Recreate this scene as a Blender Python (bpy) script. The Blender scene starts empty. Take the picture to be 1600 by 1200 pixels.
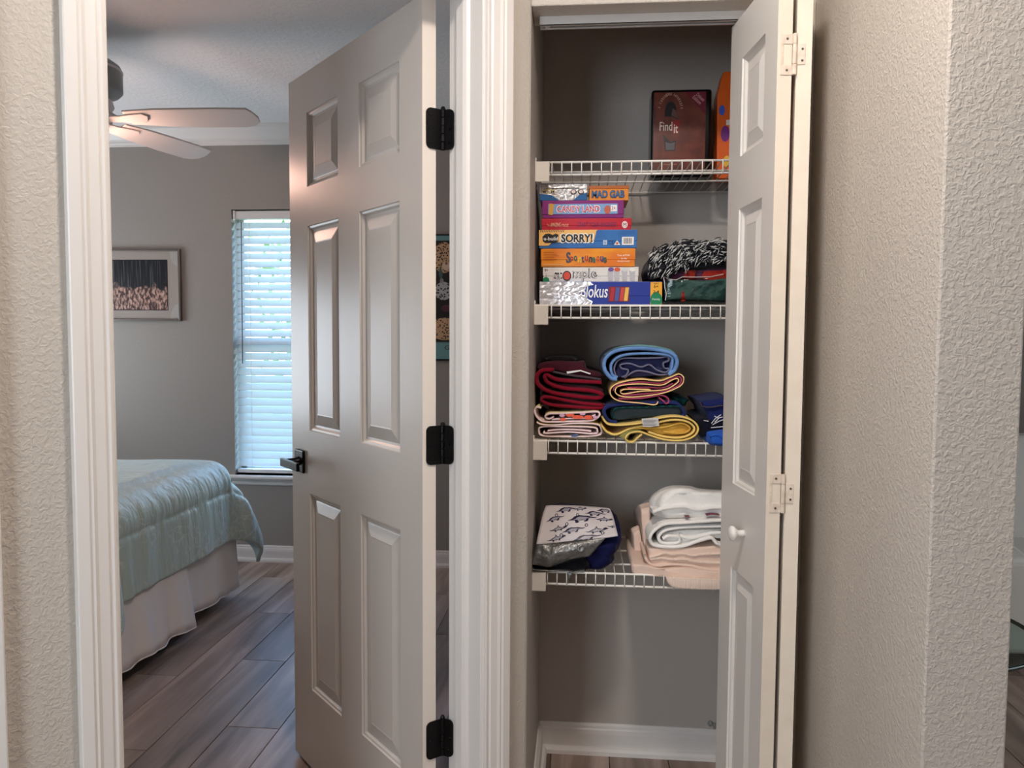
import bpy, math, random
from math import sin, cos, pi, radians
from mathutils import Vector, Matrix, noise as mnoise
random.seed(7)
sc = bpy.context.scene
COL = sc.collection

# ------------------------------------------------------------------ camera
FPX, PSI, PIT, ROL, CH = 1220.0, radians(5.0), radians(3.39), 0.006, 1.295
CAM = Vector((0, 0, CH))
fwd = Vector((-sin(PSI)*cos(PIT), cos(PSI)*cos(PIT), -sin(PIT)))
_r0 = Vector((cos(PSI), sin(PSI), 0)); _u0 = _r0.cross(fwd)
rgt = _r0*cos(ROL) + _u0*sin(ROL); upv = -_r0*sin(ROL) + _u0*cos(ROL)
cd = bpy.data.cameras.new('camera'); cam = bpy.data.objects.new('camera', cd); COL.objects.link(cam)
cd.sensor_width = 36; cd.lens = FPX/1600*36; cd.clip_start = 0.02
cam.matrix_world = Matrix(((rgt.x, upv.x, -fwd.x, 0), (rgt.y, upv.y, -fwd.y, 0), (rgt.z, upv.z, -fwd.z, CH), (0, 0, 0, 1)))
sc.camera = cam
# ------------------------------------------------------------------ view, world, lights
sc.view_settings.view_transform = 'Standard'; sc.view_settings.look = 'None'
sc.view_settings.exposure = 0.58; sc.view_settings.gamma = 1; sc.view_settings.use_curve_mapping = False
sc.cycles.use_denoising = True
sc.cycles.max_bounces = 8; sc.cycles.diffuse_bounces = 5; sc.cycles.sample_clamp_indirect = 4
wd = bpy.data.worlds.new('sky'); sc.world = wd; wd.use_nodes = True
wn = wd.node_tree; bg = wn.nodes['Background']
st = wn.nodes.new('ShaderNodeTexSky'); st.sky_type = 'NISHITA'; st.sun_disc = False
st.sun_elevation = radians(40); st.sun_rotation = radians(200)
wn.links.new(st.outputs[0], bg.inputs[0]); bg.inputs[1].default_value = 1.6; st.ozone_density = 3

def area(name, loc, direction, size, size_y, power, color, shape='RECTANGLE', spread=180):
    l = bpy.data.lights.new(name, 'AREA'); l.shape = shape; l.size = size; l.size_y = size_y
    l.energy = power; l.color = color; l.spread = radians(spread)
    o = bpy.data.objects.new(name, l); COL.objects.link(o); o.location = loc
    o.rotation_euler = Vector(direction).to_track_quat('-Z', 'Y').to_euler()
    return o
# ceiling lamps of the hall and living room, daylight from the living-room windows behind the camera
area('hall_ceiling_lamp', (0.04, 0.86, 2.43), (0, 0, -1), .20, .20, 12.4, (1, .88, .79), 'DISK')
area('living_ceiling_lamp', (0.95, -1.0, 2.43), (0, 0, -1), .22, .22, 1.6, (1, .86, .76), 'DISK')
area('living_window_daylight', (-1.30, -1.55, 1.55), (.42, .9, 0), .9, 1.3, 30, (.82, .91, 1))
area('dining_east_light', (3.05, 1.9, 1.4), (-1, 0, -.1), 1.4, 1.2, 9, (.86, .93, 1))  # unseen cool area light on the dining room's east side
area('bedroom_west_fill', (-3.62, 3.5, 1.4), (1, -.12, .4), 1.0, 1.4, 21, (.82, .91, 1))  # unseen fill light added to brighten the bedroom walls and ceiling

# ------------------------------------------------------------------ helpers
def pray(px, py): return fwd + rgt*((px-800)/FPX) - upv*((py-600)/FPX)
def onY(px, py, Y):
    d = pray(px, py); return CAM + d*(Y/d.y)
def onP(px, py, p, n):
    d = pray(px, py); return CAM + d*(((Vector(p)-CAM).dot(n))/d.dot(n))
WM = {}
def tag(o, label=None, cat=None, group=None, kind=None):
    if label: o['label'] = label
    if cat: o['category'] = cat
    if group: o['group'] = group
    if kind: o['kind'] = kind
    return o
def thing(name, label=None, cat=None, loc=(0, 0, 0), rz=0.0, group=None, kind=None, mat3=None):
    o = bpy.data.objects.new(name, None); COL.objects.link(o)
    o.empty_display_size = .05
    m = Matrix.Translation(loc) @ (mat3.to_4x4() if mat3 else Matrix.Rotation(rz, 4, 'Z'))
    o.matrix_world = m; WM[o.name] = m
    return tag(o, label, cat, group, kind)
def sub(name, parent, loc=(0, 0, 0)):
    """an Empty part of a thing, given in the parent's own space"""
    o = bpy.data.objects.new(name, None); COL.objects.link(o); o.empty_display_size = .02
    o.parent = parent; o.location = loc
    WM[o.name] = WM[parent.name] @ Matrix.Translation(loc); return o

class MB:
    def __init__(s): s.v = []; s.f = []; s.m = []
    def add(s, v, f, mi=0):
        b = len(s.v); s.v += [Vector(p) for p in v]; s.f += [[i+b for i in q] for q in f]
        s.m += ([mi]*len(f) if isinstance(mi, int) else list(mi)); return s
    def box(s, a, b, mi=0):
        x0, y0, z0 = a; x1, y1, z1 = b
        return s.add([(x0,y0,z0),(x1,y0,z0),(x1,y1,z0),(x0,y1,z0),(x0,y0,z1),(x1,y0,z1),(x1,y1,z1),(x0,y1,z1)],
                     [(0,3,2,1),(4,5,6,7),(0,1,5,4),(1,2,6,5),(2,3,7,6),(3,0,4,7)], mi)
    def prism(s, poly, vec, mi=0):
        n = len(poly); vec = Vector(vec); P = [Vector(p) for p in poly]
        nr = Vector((0,0,0))
        for i in range(n): nr += P[i].cross(P[(i+1) % n])
        if nr.dot(vec) > 0: P.reverse()
        return s.add(P + [p+vec for p in P], [list(range(n)), list(range(2*n-1, n-1, -1))] +
                     [[i, i+n, (i+1) % n+n, (i+1) % n] for i in range(n)], mi)
    def tube(s, pts, r, n=6, mi=0, cap=True):
        P = [Vector(p) for p in pts]; k = len(P); base = len(s.v); ref = None
        for i, p in enumerate(P):
            t = (P[min(i+1, k-1)] - P[max(i-1, 0)]).normalized()
            if ref is None:
                ref = Vector((0, 0, 1)) if abs(t.z) < .9 else Vector((1, 0, 0))
            a = (ref - t*ref.dot(t)).normalized(); ref = a; b = t.cross(a)
            rr = r[i] if isinstance(r, (list, tuple)) else r
            for j in range(n):
                q = 2*pi*j/n; s.v.append(p + a*(rr*cos(q)) + b*(rr*sin(q)))
        for i in range(k-1):
            for j in range(n):
                s.f.append([base+i*n+j, base+i*n+(j+1) % n, base+(i+1)*n+(j+1) % n, base+(i+1)*n+j]); s.m.append(mi)
        if cap:
            s.f.append([base+j for j in range(n-1, -1, -1)]); s.m.append(mi)
            s.f.append([base+(k-1)*n+j for j in range(n)]); s.m.append(mi)
        return s
    def lathe(s, prof, c, axis=(0, 0, 1), n=24, mi=0):
        ax = Vector(axis).normalized(); a = ax.orthogonal().normalized(); b = ax.cross(a); c = Vector(c); base = len(s.v); k = len(prof)
        for (r, h) in prof:
            for j in range(n):
                q = 2*pi*j/n; s.v.append(c + ax*h + a*(r*cos(q)) + b*(r*sin(q)))
        for i in range(k-1):
            for j in range(n):
                s.f.append([base+i*n+j, base+i*n+(j+1) % n, base+(i+1)*n+(j+1) % n, base+(i+1)*n+j]); s.m.append(mi)
        s.f.append([base+j for j in range(n-1, -1, -1)]); s.m.append(mi)
        s.f.append([base+(k-1)*n+j for j in range(n)]); s.m.append(mi)
        return s
    def grid(s, nu, nv, fn, mi=0):
        base = len(s.v)
        for i in range(nu+1):
            for j in range(nv+1): s.v.append(Vector(fn(i/nu, j/nv)))
        for i in range(nu):
            for j in range(nv):
                a = base+i*(nv+1)+j; s.f.append([a, a+nv+1, a+nv+2, a+1]); s.m.append(mi)
        return s
    def build(s, name, mats, parent=None, local=False, smooth=False, bevel=0, seg=2, solid=0, recenter=True):
        me = bpy.data.meshes.new(name)
        v = s.v; o = bpy.data.objects.new(name, me); COL.objects.link(o)
        if parent is not None:
            o.parent = parent
            if not local:
                inv = WM[parent.name].inverted(); v = [inv @ p for p in v]
            WM[o.name] = WM[parent.name]
        else:
            loc = Vector((0, 0, 0))
            if recenter:
                xs = [p.x for p in v]; ys = [p.y for p in v]; zs = [p.z for p in v]
                loc = Vector(((min(xs)+max(xs))/2, (min(ys)+max(ys))/2, min(zs)))
            v = [p-loc for p in v]; o.location = loc; WM[o.name] = Matrix.Translation(loc)
        me.from_pydata([tuple(p) for p in v], [], s.f)
        if not isinstance(mats, (list, tuple)): mats = [mats]
        for m in mats: me.materials.append(m)
        if len(mats) > 1: me.polygons.foreach_set('material_index', s.m)
        if smooth: me.polygons.foreach_set('use_smooth', [True]*len(me.polygons))
        me.update()
        if solid:
            md = o.modifiers.new('thickness', 'SOLIDIFY'); md.thickness = solid; md.offset = 0
        if bevel:
            md = o.modifiers.new('bevel', 'BEVEL'); md.width = bevel; md.segments = seg; md.limit_method = 'ANGLE'; md.angle_limit = radians(40)
        return o

# ------------------------------------------------------------------ materials
def srgb(r, g, b):
    f = lambda c: (c/255/12.92 if c/255 <= .04045 else ((c/255+.055)/1.055)**2.4)
    return (f(r), f(g), f(b), 1)
MATS = {}
def mat(name, col, rough=.6, metal=0, bump=None, spec=.5, emit=None, sheen=0, var=None, trans=0, alpha=None):
    """bump=(scale, strength, distance, stretch, detail, kind); var=(scale, colour2, stretch)"""
    if name in MATS: return MATS[name]
    m = bpy.data.materials.new(name); m.use_nodes = True; t = m.node_tree; N = t.nodes; L = t.links
    b = N['Principled BSDF']; b.inputs['Base Color'].default_value = col
    b.inputs['Roughness'].default_value = rough; b.inputs['Metallic'].default_value = metal
    b.inputs['Specular IOR Level'].default_value = spec
    if sheen: b.inputs['Sheen Weight'].default_value = sheen; b.inputs['Sheen Roughness'].default_value = .4
    if trans: b.inputs['Transmission Weight'].default_value = trans
    if alpha is not None: b.inputs['Alpha'].default_value = alpha
    if emit: b.inputs['Emission Color'].default_value = emit[0]; b.inputs['Emission Strength'].default_value = emit[1]
    if bump or var: tc = N.new('ShaderNodeTexCoord')
    def coords(stretch):
        mp = N.new('ShaderNodeMapping'); mp.inputs['Scale'].default_value = stretch or (1, 1, 1)
        L.new(tc.outputs['Object'], mp.inputs[0]); return mp.outputs[0]
    if bump:
        sc_, stg, dist = bump[:3]; stretch = bump[3] if len(bump) > 3 else None; det = bump[4] if len(bump) > 4 else 3
        n = N.new('ShaderNodeTexNoise'); n.inputs['Scale'].default_value = sc_; n.inputs['Detail'].default_value = det
        L.new(coords(stretch), n.inputs['Vector']); out = n.outputs[0]
        if len(bump) > 5 and bump[5] == 'knock':
            n.inputs['Distortion'].default_value = .6
            r = N.new('ShaderNodeValToRGB'); r.color_ramp.elements[0].position = .42; r.color_ramp.elements[1].position = .64
            L.new(out, r.inputs[0]); out = r.outputs[0]
        bp = N.new('ShaderNodeBump'); bp.inputs['Strength'].default_value = stg; bp.inputs['Distance'].default_value = dist
        L.new(out, bp.inputs['Height']); L.new(bp.outputs[0], b.inputs['Normal'])
    if var:
        n = N.new('ShaderNodeTexNoise'); n.inputs['Scale'].default_value = var[0]; n.inputs['Detail'].default_value = 4
        L.new(coords(var[2] if len(var) > 2 else None), n.inputs['Vector'])
        r = N.new('ShaderNodeValToRGB'); r.color_ramp.elements[0].position = .4; r.color_ramp.elements[1].position = .6
        r.color_ramp.elements[0].color = col; r.color_ramp.elements[1].color = var[1]
        L.new(n.outputs[0], r.inputs[0]); L.new(r.outputs[0], b.inputs['Base Color'])
    MATS[name] = m; return m

def flat(name, rgb, rough=.5, **k): return mat(name, srgb(*rgb), rough, **k)
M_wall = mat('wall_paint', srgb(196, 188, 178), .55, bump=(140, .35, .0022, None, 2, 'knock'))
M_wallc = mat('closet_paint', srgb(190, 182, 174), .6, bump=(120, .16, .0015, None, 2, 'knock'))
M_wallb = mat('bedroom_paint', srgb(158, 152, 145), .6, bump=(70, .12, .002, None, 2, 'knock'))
M_ceil = mat('ceiling_texture', srgb(240, 240, 240), .8, bump=(42, .35, .004, None, 3, 'knock'))
M_trim = mat('trim_gloss_white', srgb(232, 228, 224), .32, bump=(300, .02, .0005, (1, 1, .02)))
M_door = mat('door_paint', srgb(212, 203, 194), .30, bump=(38, .22, .0016, (1.5, 1.5, .12), 6))
M_rail = mat('door_paint_rail', srgb(212, 203, 194), .30, bump=(38, .22, .0016, (.12, 1.5, 1.5), 6))
M_bif = mat('bifold_paint', srgb(224, 220, 214), .38)
M_bifedge = mat('bifold_edge_paint', srgb(232, 220, 203), .45, var=(25, srgb(229, 216, 199)))
M_black = mat('black_metal', srgb(16, 15, 16), .33, .6)
M_blackpin = mat('black_pin_metal', srgb(40, 38, 38), .22, .9)
M_hw = mat('painted_hinge', srgb(226, 212, 196), .4, var=(90, srgb(214, 198, 182)))
M_screw = mat('dull_screw', srgb(105, 95, 88), .5, .6)
M_white_plastic = mat('white_plastic', srgb(224, 217, 207), .4)
M_wire = mat('white_vinyl_wire', srgb(238, 234, 226), .35)

# ------------------------------------------------------------------ plan of the place
BETA = radians(48)
US = Vector((-cos(BETA), -sin(BETA), 0)); NB = Vector((-sin(BETA), cos(BETA), 0))   # along the door wall, into the bedroom
J = Vector((-.2144, 1.6843, 0))
def D(s, o, z=0): return J + US*s + NB*o + Vector((0, 0, z))
KX, KY = -.1183, 1.7911
TW, W_OP = .112, .739
CEIL = 2.463; YB = 4.30; HEAD = 2.036; BACK = 2.395; RW = .502; RW2 = .618; STUB = 1.153; OPR = .487

def pbox(s0, s1, o0, o1, z0, z1):
    return [D(s0, o0, z0), D(s1, o0, z0), D(s1, o1, z0), D(s0, o1, z0)], (0, 0, z1-z0)

# ---- floor: dark bed with single planks
M_under = flat('underlay', (40, 34, 31), .9)
fl = MB().box((-3.8, -3.1, -.05), (3.3, 4.5, -.004)).build('floor', M_under); tag(fl, kind='structure')
def plank_mat():
    m = bpy.data.materials.new('grey_brown_plank'); m.use_nodes = True; t = m.node_tree; N = t.nodes; L = t.links; b = N['Principled BSDF']
    tc = N.new('ShaderNodeTexCoord'); oi = N.new('ShaderNodeObjectInfo')
    mul = N.new('ShaderNodeVectorMath'); mul.operation = 'SCALE'; mul.inputs[0].default_value = (37, 91, 13)
    L.new(oi.outputs['Random'], mul.inputs['Scale'])
    add = N.new('ShaderNodeVectorMath'); add.operation = 'ADD'; L.new(tc.outputs['Object'], add.inputs[0]); L.new(mul.outputs[0], add.inputs[1])
    def ns(scale, stretch, det, dist=0):
        mp = N.new('ShaderNodeMapping'); mp.inputs['Scale'].default_value = stretch; L.new(add.outputs[0], mp.inputs[0])
        n = N.new('ShaderNodeTexNoise'); n.inputs['Scale'].default_value = scale; n.inputs['Detail'].default_value = det; n.inputs['Distortion'].default_value = dist
        L.new(mp.outputs[0], n.inputs['Vector']); return n.outputs[0]
    a = ns(14, (1, .09, 1), 5, .6); c = ns(3.2, (1, .28, 1), 3, .3); g = ns(120, (1, .03, 1), 2)
    r = N.new('ShaderNodeValToRGB'); e = r.color_ramp.elements
    e[0].position = .36; e[0].color = srgb(106, 90, 78); e[1].position = .64; e[1].color = srgb(196, 174, 164)
    k = e.new(.5); k.color = srgb(152, 132, 120)
    mx = N.new('ShaderNodeMath'); mx.operation = 'MULTIPLY_ADD'; mx.inputs[1].default_value = .55; L.new(a, mx.inputs[0])
    m2 = N.new('ShaderNodeMath'); m2.operation = 'MULTIPLY'; m2.inputs[1].default_value = .45; L.new(c, m2.inputs[0]); L.new(m2.outputs[0], mx.inputs[2])
    L.new(mx.outputs[0], r.inputs[0])
    hs = N.new('ShaderNodeHueSaturation'); L.new(r.outputs[0], hs.inputs['Color'])
    mv = N.new('ShaderNodeMapRange'); mv.inputs['To Min'].default_value = .78; mv.inputs['To Max'].default_value = 1.12
    L.new(oi.outputs['Random'], mv.inputs[0]); L.new(mv.outputs[0], hs.inputs['Value'])
    L.new(hs.outputs[0], b.inputs['Base Color']); b.inputs['Roughness'].default_value = .42
    bp = N.new('ShaderNodeBump'); bp.inputs['Strength'].default_value = .25; bp.inputs['Distance'].default_value = .001
    L.new(g, bp.inputs['Height']); L.new(bp.outputs[0], b.inputs['Normal'])
    return m
M_plank = plank_mat()
PW, PL = .18, 1.22
pm = MB().box((-PW/2+.0012, -PL/2+.0012, -.012), (PW/2-.0012, PL/2-.0012, 0))
pm0 = None
x = -.978 - 15*PW
row = 0
while x < 3.1:
    y = -3.0 - ((row*.43) % 1.0)*PL + (2.457+3.0) % PL
    while y < 4.4:
        cy = y + PL/2; cx = x + PW/2
        in_bed = cx > -3.75 and cy > .2
        in_hall = cx > -1.7 and cy > -1.4
        if in_bed or in_hall:
            if pm0 is None:
                o = pm.build('plank', M_plank, fl, local=True, bevel=.0008, seg=1); pm0 = o
            else:
                o = pm0.copy(); COL.objects.link(o); o.parent = fl
            o.location = Vector((cx, cy, 0)) - fl.location
        y += PL
    x += PW; row += 1

# ---- ceiling and walls
tag(MB().box((-3.8, -3.1, CEIL), (3.3, 4.5, CEIL+.1)).build('ceiling', M_ceil), kind='structure')
def wallbox(name, a, b, m=M_wall): return tag(MB().box(a, b).build(name, m, bevel=.003), kind='structure')
# the angled wall that holds the bedroom door (right stub, left run, over the door)
w = MB(); k0 = -.1437
w.prism(*pbox(k0, -.012, 0, TW, 0, CEIL)); w.prism(*pbox(W_OP+.012, .97, 0, TW, 0, CEIL)); w.prism(*pbox(1.68, 2.0, 0, TW, 0, CEIL))
w.prism(*pbox(-.02, W_OP+.02, 0, TW, 2.06, CEIL)); w.prism(*pbox(.96, 1.69, 0, TW, 2.06, CEIL))
tag(w.build('wall_angled', M_wall, bevel=.004), kind='structure')
# closet: left wall, back wall, header and right return
w = MB().prism([(KX, KY, 0), (KX, BACK, 0), (KX-.12, BACK, 0), (KX-.12, KY+.03, 0)], (0, 0, CEIL))
tag(w.build('wall_closet_left', M_wallc, bevel=.003), kind='structure')
wallbox('wall_closet_back', (KX-.12, BACK, 0), (RW, BACK+.11, CEIL), M_wallc)
wallbox('wall_closet_header', (KX, KY, HEAD), (RW, KY+.115, CEIL))
wallbox('wall_closet_return', (OPR, KY, 0), (RW, KY+.115, HEAD))
# hall right wall and its end facing the camera
wallbox('wall_right', (RW, STUB, 0), (RW2, YB, CEIL))
# bedroom
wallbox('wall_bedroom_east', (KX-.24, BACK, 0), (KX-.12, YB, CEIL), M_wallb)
wx0, wx1, wz0, wz1 = -1.972, -1.16, .50, 2.008
w = MB()
w.box((-3.7, YB, 0), (wx0, YB+.14, CEIL)); w.box((wx1, YB, 0), (3.2, YB+.14, CEIL)); w.box((wx0, YB, 0), (wx1, YB+.14, wz0)); w.box((wx0, YB, wz1), (wx1, YB+.14, CEIL))
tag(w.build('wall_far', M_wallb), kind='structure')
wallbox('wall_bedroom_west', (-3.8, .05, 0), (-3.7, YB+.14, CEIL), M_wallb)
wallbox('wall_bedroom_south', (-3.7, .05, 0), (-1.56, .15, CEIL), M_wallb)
# living room behind the camera
wallbox('wall_living_west', (-1.66, -3.0, 0), (-1.56, .2, CEIL))
wallbox('wall_living_south', (-1.66, -3.1, 0), (3.2, -3.0, CEIL))
wallbox('wall_living_east', (3.2, -3.1, 0), (3.3, YB+.14, CEIL))

# ---- baseboards, crown, casings
BB = [(0, 0), (0, .092), (.004, .092), (.008, .086), (.009, .078), (.012, .074), (.014, .062), (.014, .022), (.022, .020), (.027, .012), (.028, 0)]
def baseboard(name, p0, p1, out):
    p0 = Vector(p0); p1 = Vector(p1); out = Vector(out).normalized()
    poly = [p0 + out*a + Vector((0, 0, b)) for a, b in BB]
    return tag(MB().prism(poly, p1-p0).build(name, M_trim, smooth=False), kind='structure')
baseboard('baseboard_closet_back', (KX, BACK, 0), (RW, BACK, 0), (0, -1, 0))
baseboard('baseboard_closet_left', (KX, KY+.01, 0), (KX, BACK, 0), (1, 0, 0))
baseboard('baseboard_bedroom_far', (-3.7, YB, 0), (KX-.24, YB, 0), (0, -1, 0))
baseboard('baseboard_bedroom_west', (-3.7, .15, 0), (-3.7, YB, 0), (1, 0, 0))
baseboard('baseboard_dining_far', (RW2, YB, 0), (3.2, YB, 0), (0, -1, 0))
baseboard('baseboard_dining_west', (RW2, STUB, 0), (RW2, YB, 0), (1, 0, 0))
baseboard('baseboard_hall_right', (RW, STUB, 0), (RW, KY, 0), (-1, 0, 0))
baseboard('baseboard_hall_end', (RW, STUB, 0), (RW2, STUB, 0), (0, -1, 0))
CR = [(0, 0), (.008, 0), (.010, .012), (.014, .016), (.016, .026), (.028, .034), (.050, .060), (.070, .082), (.078, .086), (.082, .096), (.082, .1), (0, .1)]
def crown(name, p0, p1, out):
    p0 = Vector(p0); p1 = Vector(p1); out = Vector(out).normalized()
    poly = [p0 + out*a + Vector((0, 0, CEIL-.1+b)) for a, b in CR]
    return tag(MB().prism(poly, p1-p0).build(name, M_trim), kind='structure')
crown('trim_1', (-3.7, YB, 0), (KX-.24, YB, 0), (0, -1, 0))
crown('trim_2', (-3.7, .15, 0), (-3.7, YB, 0), (1, 0, 0))
CW = .064
CS = [(0, 0), (0, .009), (.004, .0105), (.008, .0095), (.011, .0095), (.014, .012), (.020, .0125), (.030, .0135), (.036, .0165), (.040, .0155), (.044, .018), (.056, .018), (.062, .0180), (.064, .0165), (.064, 0)]
def casing_v(mb, s, sign, z1, side=-1, off=0, k=1.0):
    poly = [D(s + sign*a*k, off + side*b, 0) for a, b in CS]; mb.prism(poly, (0, 0, z1))
def casing_h(mb, s0, s1, z, side=-1, off=0):
    poly = [D(s0, off + side*b, z + a) for a, b in CS]; mb.prism(poly, D(s1, 0)-D(s0, 0))
def door_trim(name, sa, sb, ztop, hinge_side=True):
    t = thing(name, kind='structure', loc=D(sa, 0))
    for s, sg in ((sa-.006, -1), (sb+.006, 1)):
        m = MB(); casing_v(m, s, sg, ztop+.006, k=.89 if sg > 0 else 1.08); m.build('casing', M_trim, t)
    m = MB(); casing_h(m, sa-.07, sb+.07, ztop+.006); m.build('head_casing', M_trim, t)
    for s, sg in ((sa, -1), (sb, 1)):
        m = MB(); m.prism(*pbox(s, s+sg*.019, -.001, TW+.001, 0, ztop)); m.build('jamb', M_trim, t, bevel=.0015, seg=1)
        m = MB(); a0 = TW-.037
        m.prism([D(s, a0), D(s-sg*.011, a0), D(s-sg*.011, a0-.022), D(s-sg*.007, a0-.030), D(s, a0-.034)], (0, 0, ztop)); m.build('door_stop', M_trim, t)
    m = MB(); m.prism(*pbox(sa-.019, sb+.019, -.001, TW+.001, ztop, ztop+.019)); m.build('head_jamb', M_trim, t)
    m = MB(); m.prism(*pbox(sa, sb, TW-.071, TW-.037, ztop-.011, ztop)); m.build('head_stop', M_trim, t)
    return t
door_trim('trim_3', 0, W_OP, 2.047)
door_trim('trim_4', .971, 1.67, 2.047)

# ------------------------------------------------------------------ panel doors
PROF = [(0, 0), (.003, .0), (.005, -.0035), (.010, -.0050), (.015, -.0100), (.021, -.0105), (.024, -.0095), (.052, -.0030), (.055, -.0035)]
def panel(name, parent, x0, x1, z0, z1, m, k=1.0, arch=0):
    mb = MB(); vs = []; fs = []
    for a, h in PROF:
        a *= k; vs += [(x0+a, h, z0+a), (x1-a, h, z0+a), (x1-a, h, z1-a), (x0+a, h, z1-a)]
    for r in range(len(PROF)-1):
        for j in range(4):
            fs.append([r*4+j, r*4+(j+1) % 4, (r+1)*4+(j+1) % 4, (r+1)*4+j])
    b = (len(PROF)-1)*4; fs.append([b, b+1, b+2, b+3])
    fs = [list(reversed(f)) for f in fs]
    mb.add(vs, fs); return mb.build(name, m, parent, local=True)
def slab(name, parent, Wd, z0, z1, th, rects, m, edge_m):
    xs = sorted({0, Wd} | {r[0] for r in rects} | {r[1] for r in rects}); zs = sorted({z0, z1} | {r[2] for r in rects} | {r[3] for r in rects})
    vs = []; fs = []; mi = []
    for i in range(len(xs)-1):
        for j in range(len(zs)-1):
            cx = (xs[i]+xs[i+1])/2; cz = (zs[j]+zs[j+1])/2
            if any(r[0] < cx < r[1] and r[2] < cz < r[3] for r in rects): continue
            rail = any(r[0] < cx < r[1] for r in rects)
            b = len(vs); vs += [(xs[i], 0, zs[j]), (xs[i], 0, zs[j+1]), (xs[i+1], 0, zs[j+1]), (xs[i+1], 0, zs[j])]
            fs.append([b, b+1, b+2, b+3]); mi.append(1 if rail else 0)
    b = len(vs); vs += [(0, 0, z0), (Wd, 0, z0), (Wd, 0, z1), (0, 0, z1), (0, -th, z0), (Wd, -th, z0), (Wd, -th, z1), (0, -th, z1)]
    fs += [[b+4, b+5, b+6, b+7], [b, b+4, b+7, b+3], [b+1, b+2, b+6, b+5], [b, b+1, b+5, b+4], [b+3, b+7, b+6, b+2]]; mi += [0, 2, 2, 2, 2]
    mb = MB(); mb.add(vs, fs, mi); return mb.build(name, [m, M_rail if m is M_door else m, edge_m], parent, local=True)

HD = Vector((-.352, 1.722, 0)); LD = Vector((-.868, 2.287, 0)); dd = (LD-HD).normalized(); DWID = (LD-HD).length
def frame_from_x(xa): return Matrix((xa, Vector((0, 0, 1)).cross(xa), Vector((0, 0, 1)))).transposed()
door = thing('door_1', 'white six-panel bedroom door standing open with black lever handle', None, HD, kind='structure', mat3=frame_from_x(dd))
cols = [(.099, .312), (.428, .638)]; rows = [(.250, .842), (1.020, 1.613), (1.717, 1.930)]
rects = [(a, b, c, d) for a, b in cols for c, d in rows]
M_dedge = mat('door_edge_paint', srgb(236, 226, 215), .4)
slab('slab', door, DWID, .012, 2.040, .035, rects, M_door, M_dedge)
for r in rects: panel('panel', door, *r, M_door)
# lever handle: rose, neck, lever
hnd = sub('lever_handle', door, (DWID-.068, 0, .927))
MB().box((-.033, .0005, -.034), (.033, .009, .034)).build('rose', M_black, hnd, local=True, bevel=.005, seg=3)
MB().lathe([(.015, .008), (.013, .012), (.0105, .02), (.0105, .052), (.012, .056)], (0, 0, 0), (0, 1, 0), 20).build('neck', M_black, hnd, local=True, smooth=True)
MB().box((-.112, .050, -.012), (.014, .060, .012)).build('lever', M_black, hnd, local=True, bevel=.002, seg=2)
MB().box((DWID-.0005, -.030, .90), (DWID+.001, -.005, .957)).build('latch_plate', M_black, door, local=True, bevel=.0004, seg=1)
# hinges with pin between the door edge and the jamb
PIN = Vector((-.3116, 1.7549, 0)); JE = D(0, TW); JL = D(0, TW) - NB*.018 + US*.0015
DE = HD + Vector((-dd.y*-1, 0, 0))*0
ee = Vector((dd.y, -dd.x, 0)); DS = HD + ee*.009 - dd*.0015
def hleaf(mb, A, B, z0, z1, th, r=.012, toward=None):
    A = Vector(A); B = Vector(B); a = (B-A).normalized(); L_ = (B-A).length; n = Vector((-a.y, a.x, 0))
    pts = [(0, z0), ]
    pts = [(L_, z0), (L_, z1)]
    for k in range(6): q = pi/2*k/5; pts.append((r - r*sin(q), z1 - r + r*cos(q)))
    for k in range(6): q = pi/2*k/5; pts.append((r - r*cos(q), z0 + r - r*sin(q)))
    poly = [A + a*u + Vector((0, 0, v)) - n*th/2 for u, v in pts]; mb.prism(poly, n*th)
for zc in (1.757, 1.050, .362):
    h = sub('hinge', door, WM[door.name].inverted() @ Vector((PIN.x, PIN.y, zc)))
    z0, z1 = zc-.0445, zc+.0445
    m = MB(); hleaf(m, DS, PIN, z0, z1, .0028); m.build('leaf', M_black, h)
    m = MB(); hleaf(m, JL, PIN, z0, z1, .0028); m.build('leaf', M_black, h)
    for k in range(5):
        a = z0 + .089*k/5
        MB().lathe([(.0055, a+.0006), (.0065, a+.0012), (.0065, a+.0166), (.0055, a+.0172)], PIN, n=14).build('knuckle', M_blackpin if k % 2 == 0 else M_black, h, smooth=False)
    MB().lathe([(.0055, z1), (.0055, z1+.003), (.0035, z1+.007)], PIN, n=12).build('pin', M_black, h)
    for (A, B) in ((DS, PIN), (JL, PIN)):
        a = (B-A).normalized(); n = Vector((-a.y, a.x, 0));
        if n.y > 0: n = -n
        for dz, u in ((-.03, .012), (0, .009), (.03, .012)):
            MB().lathe([(.0035, -.0002), (.003, .0006)], A + a*u + n*.0016 + Vector((0, 0, zc+dz)), n, 10).build('screw', M_blackpin, h)

# second door seen only as its casing: closed plain slab
d2 = thing('door_2', kind='structure', loc=D(1.655, .075), mat3=frame_from_x(-US))
slab('slab', d2, .685, .012, 2.04, .035, [], M_door, M_dedge)

# ------------------------------------------------------------------ bifold closet door
BN = Vector((.375, 1.593, 0)); BF = Vector((.340, 1.880, 0)); db = (BF-BN).normalized(); BW = .2935
bif = thing('door_3', 'white folded bifold closet door with round knob and painted hinges', None, BN, kind='structure', mat3=frame_from_x(db))
TH = .0288
br = [(.062, .216, .27, .777), (.064, .215, .964, 1.588), (.067, .215, 1.698, 1.918)]
lead = sub('leading_panel', bif)
slab('leaf_slab', lead, BW, .02, 2.012, TH, br, M_bif, M_bifedge)
for r in br: panel('panel', lead, *r, M_bif, .85)
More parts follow.
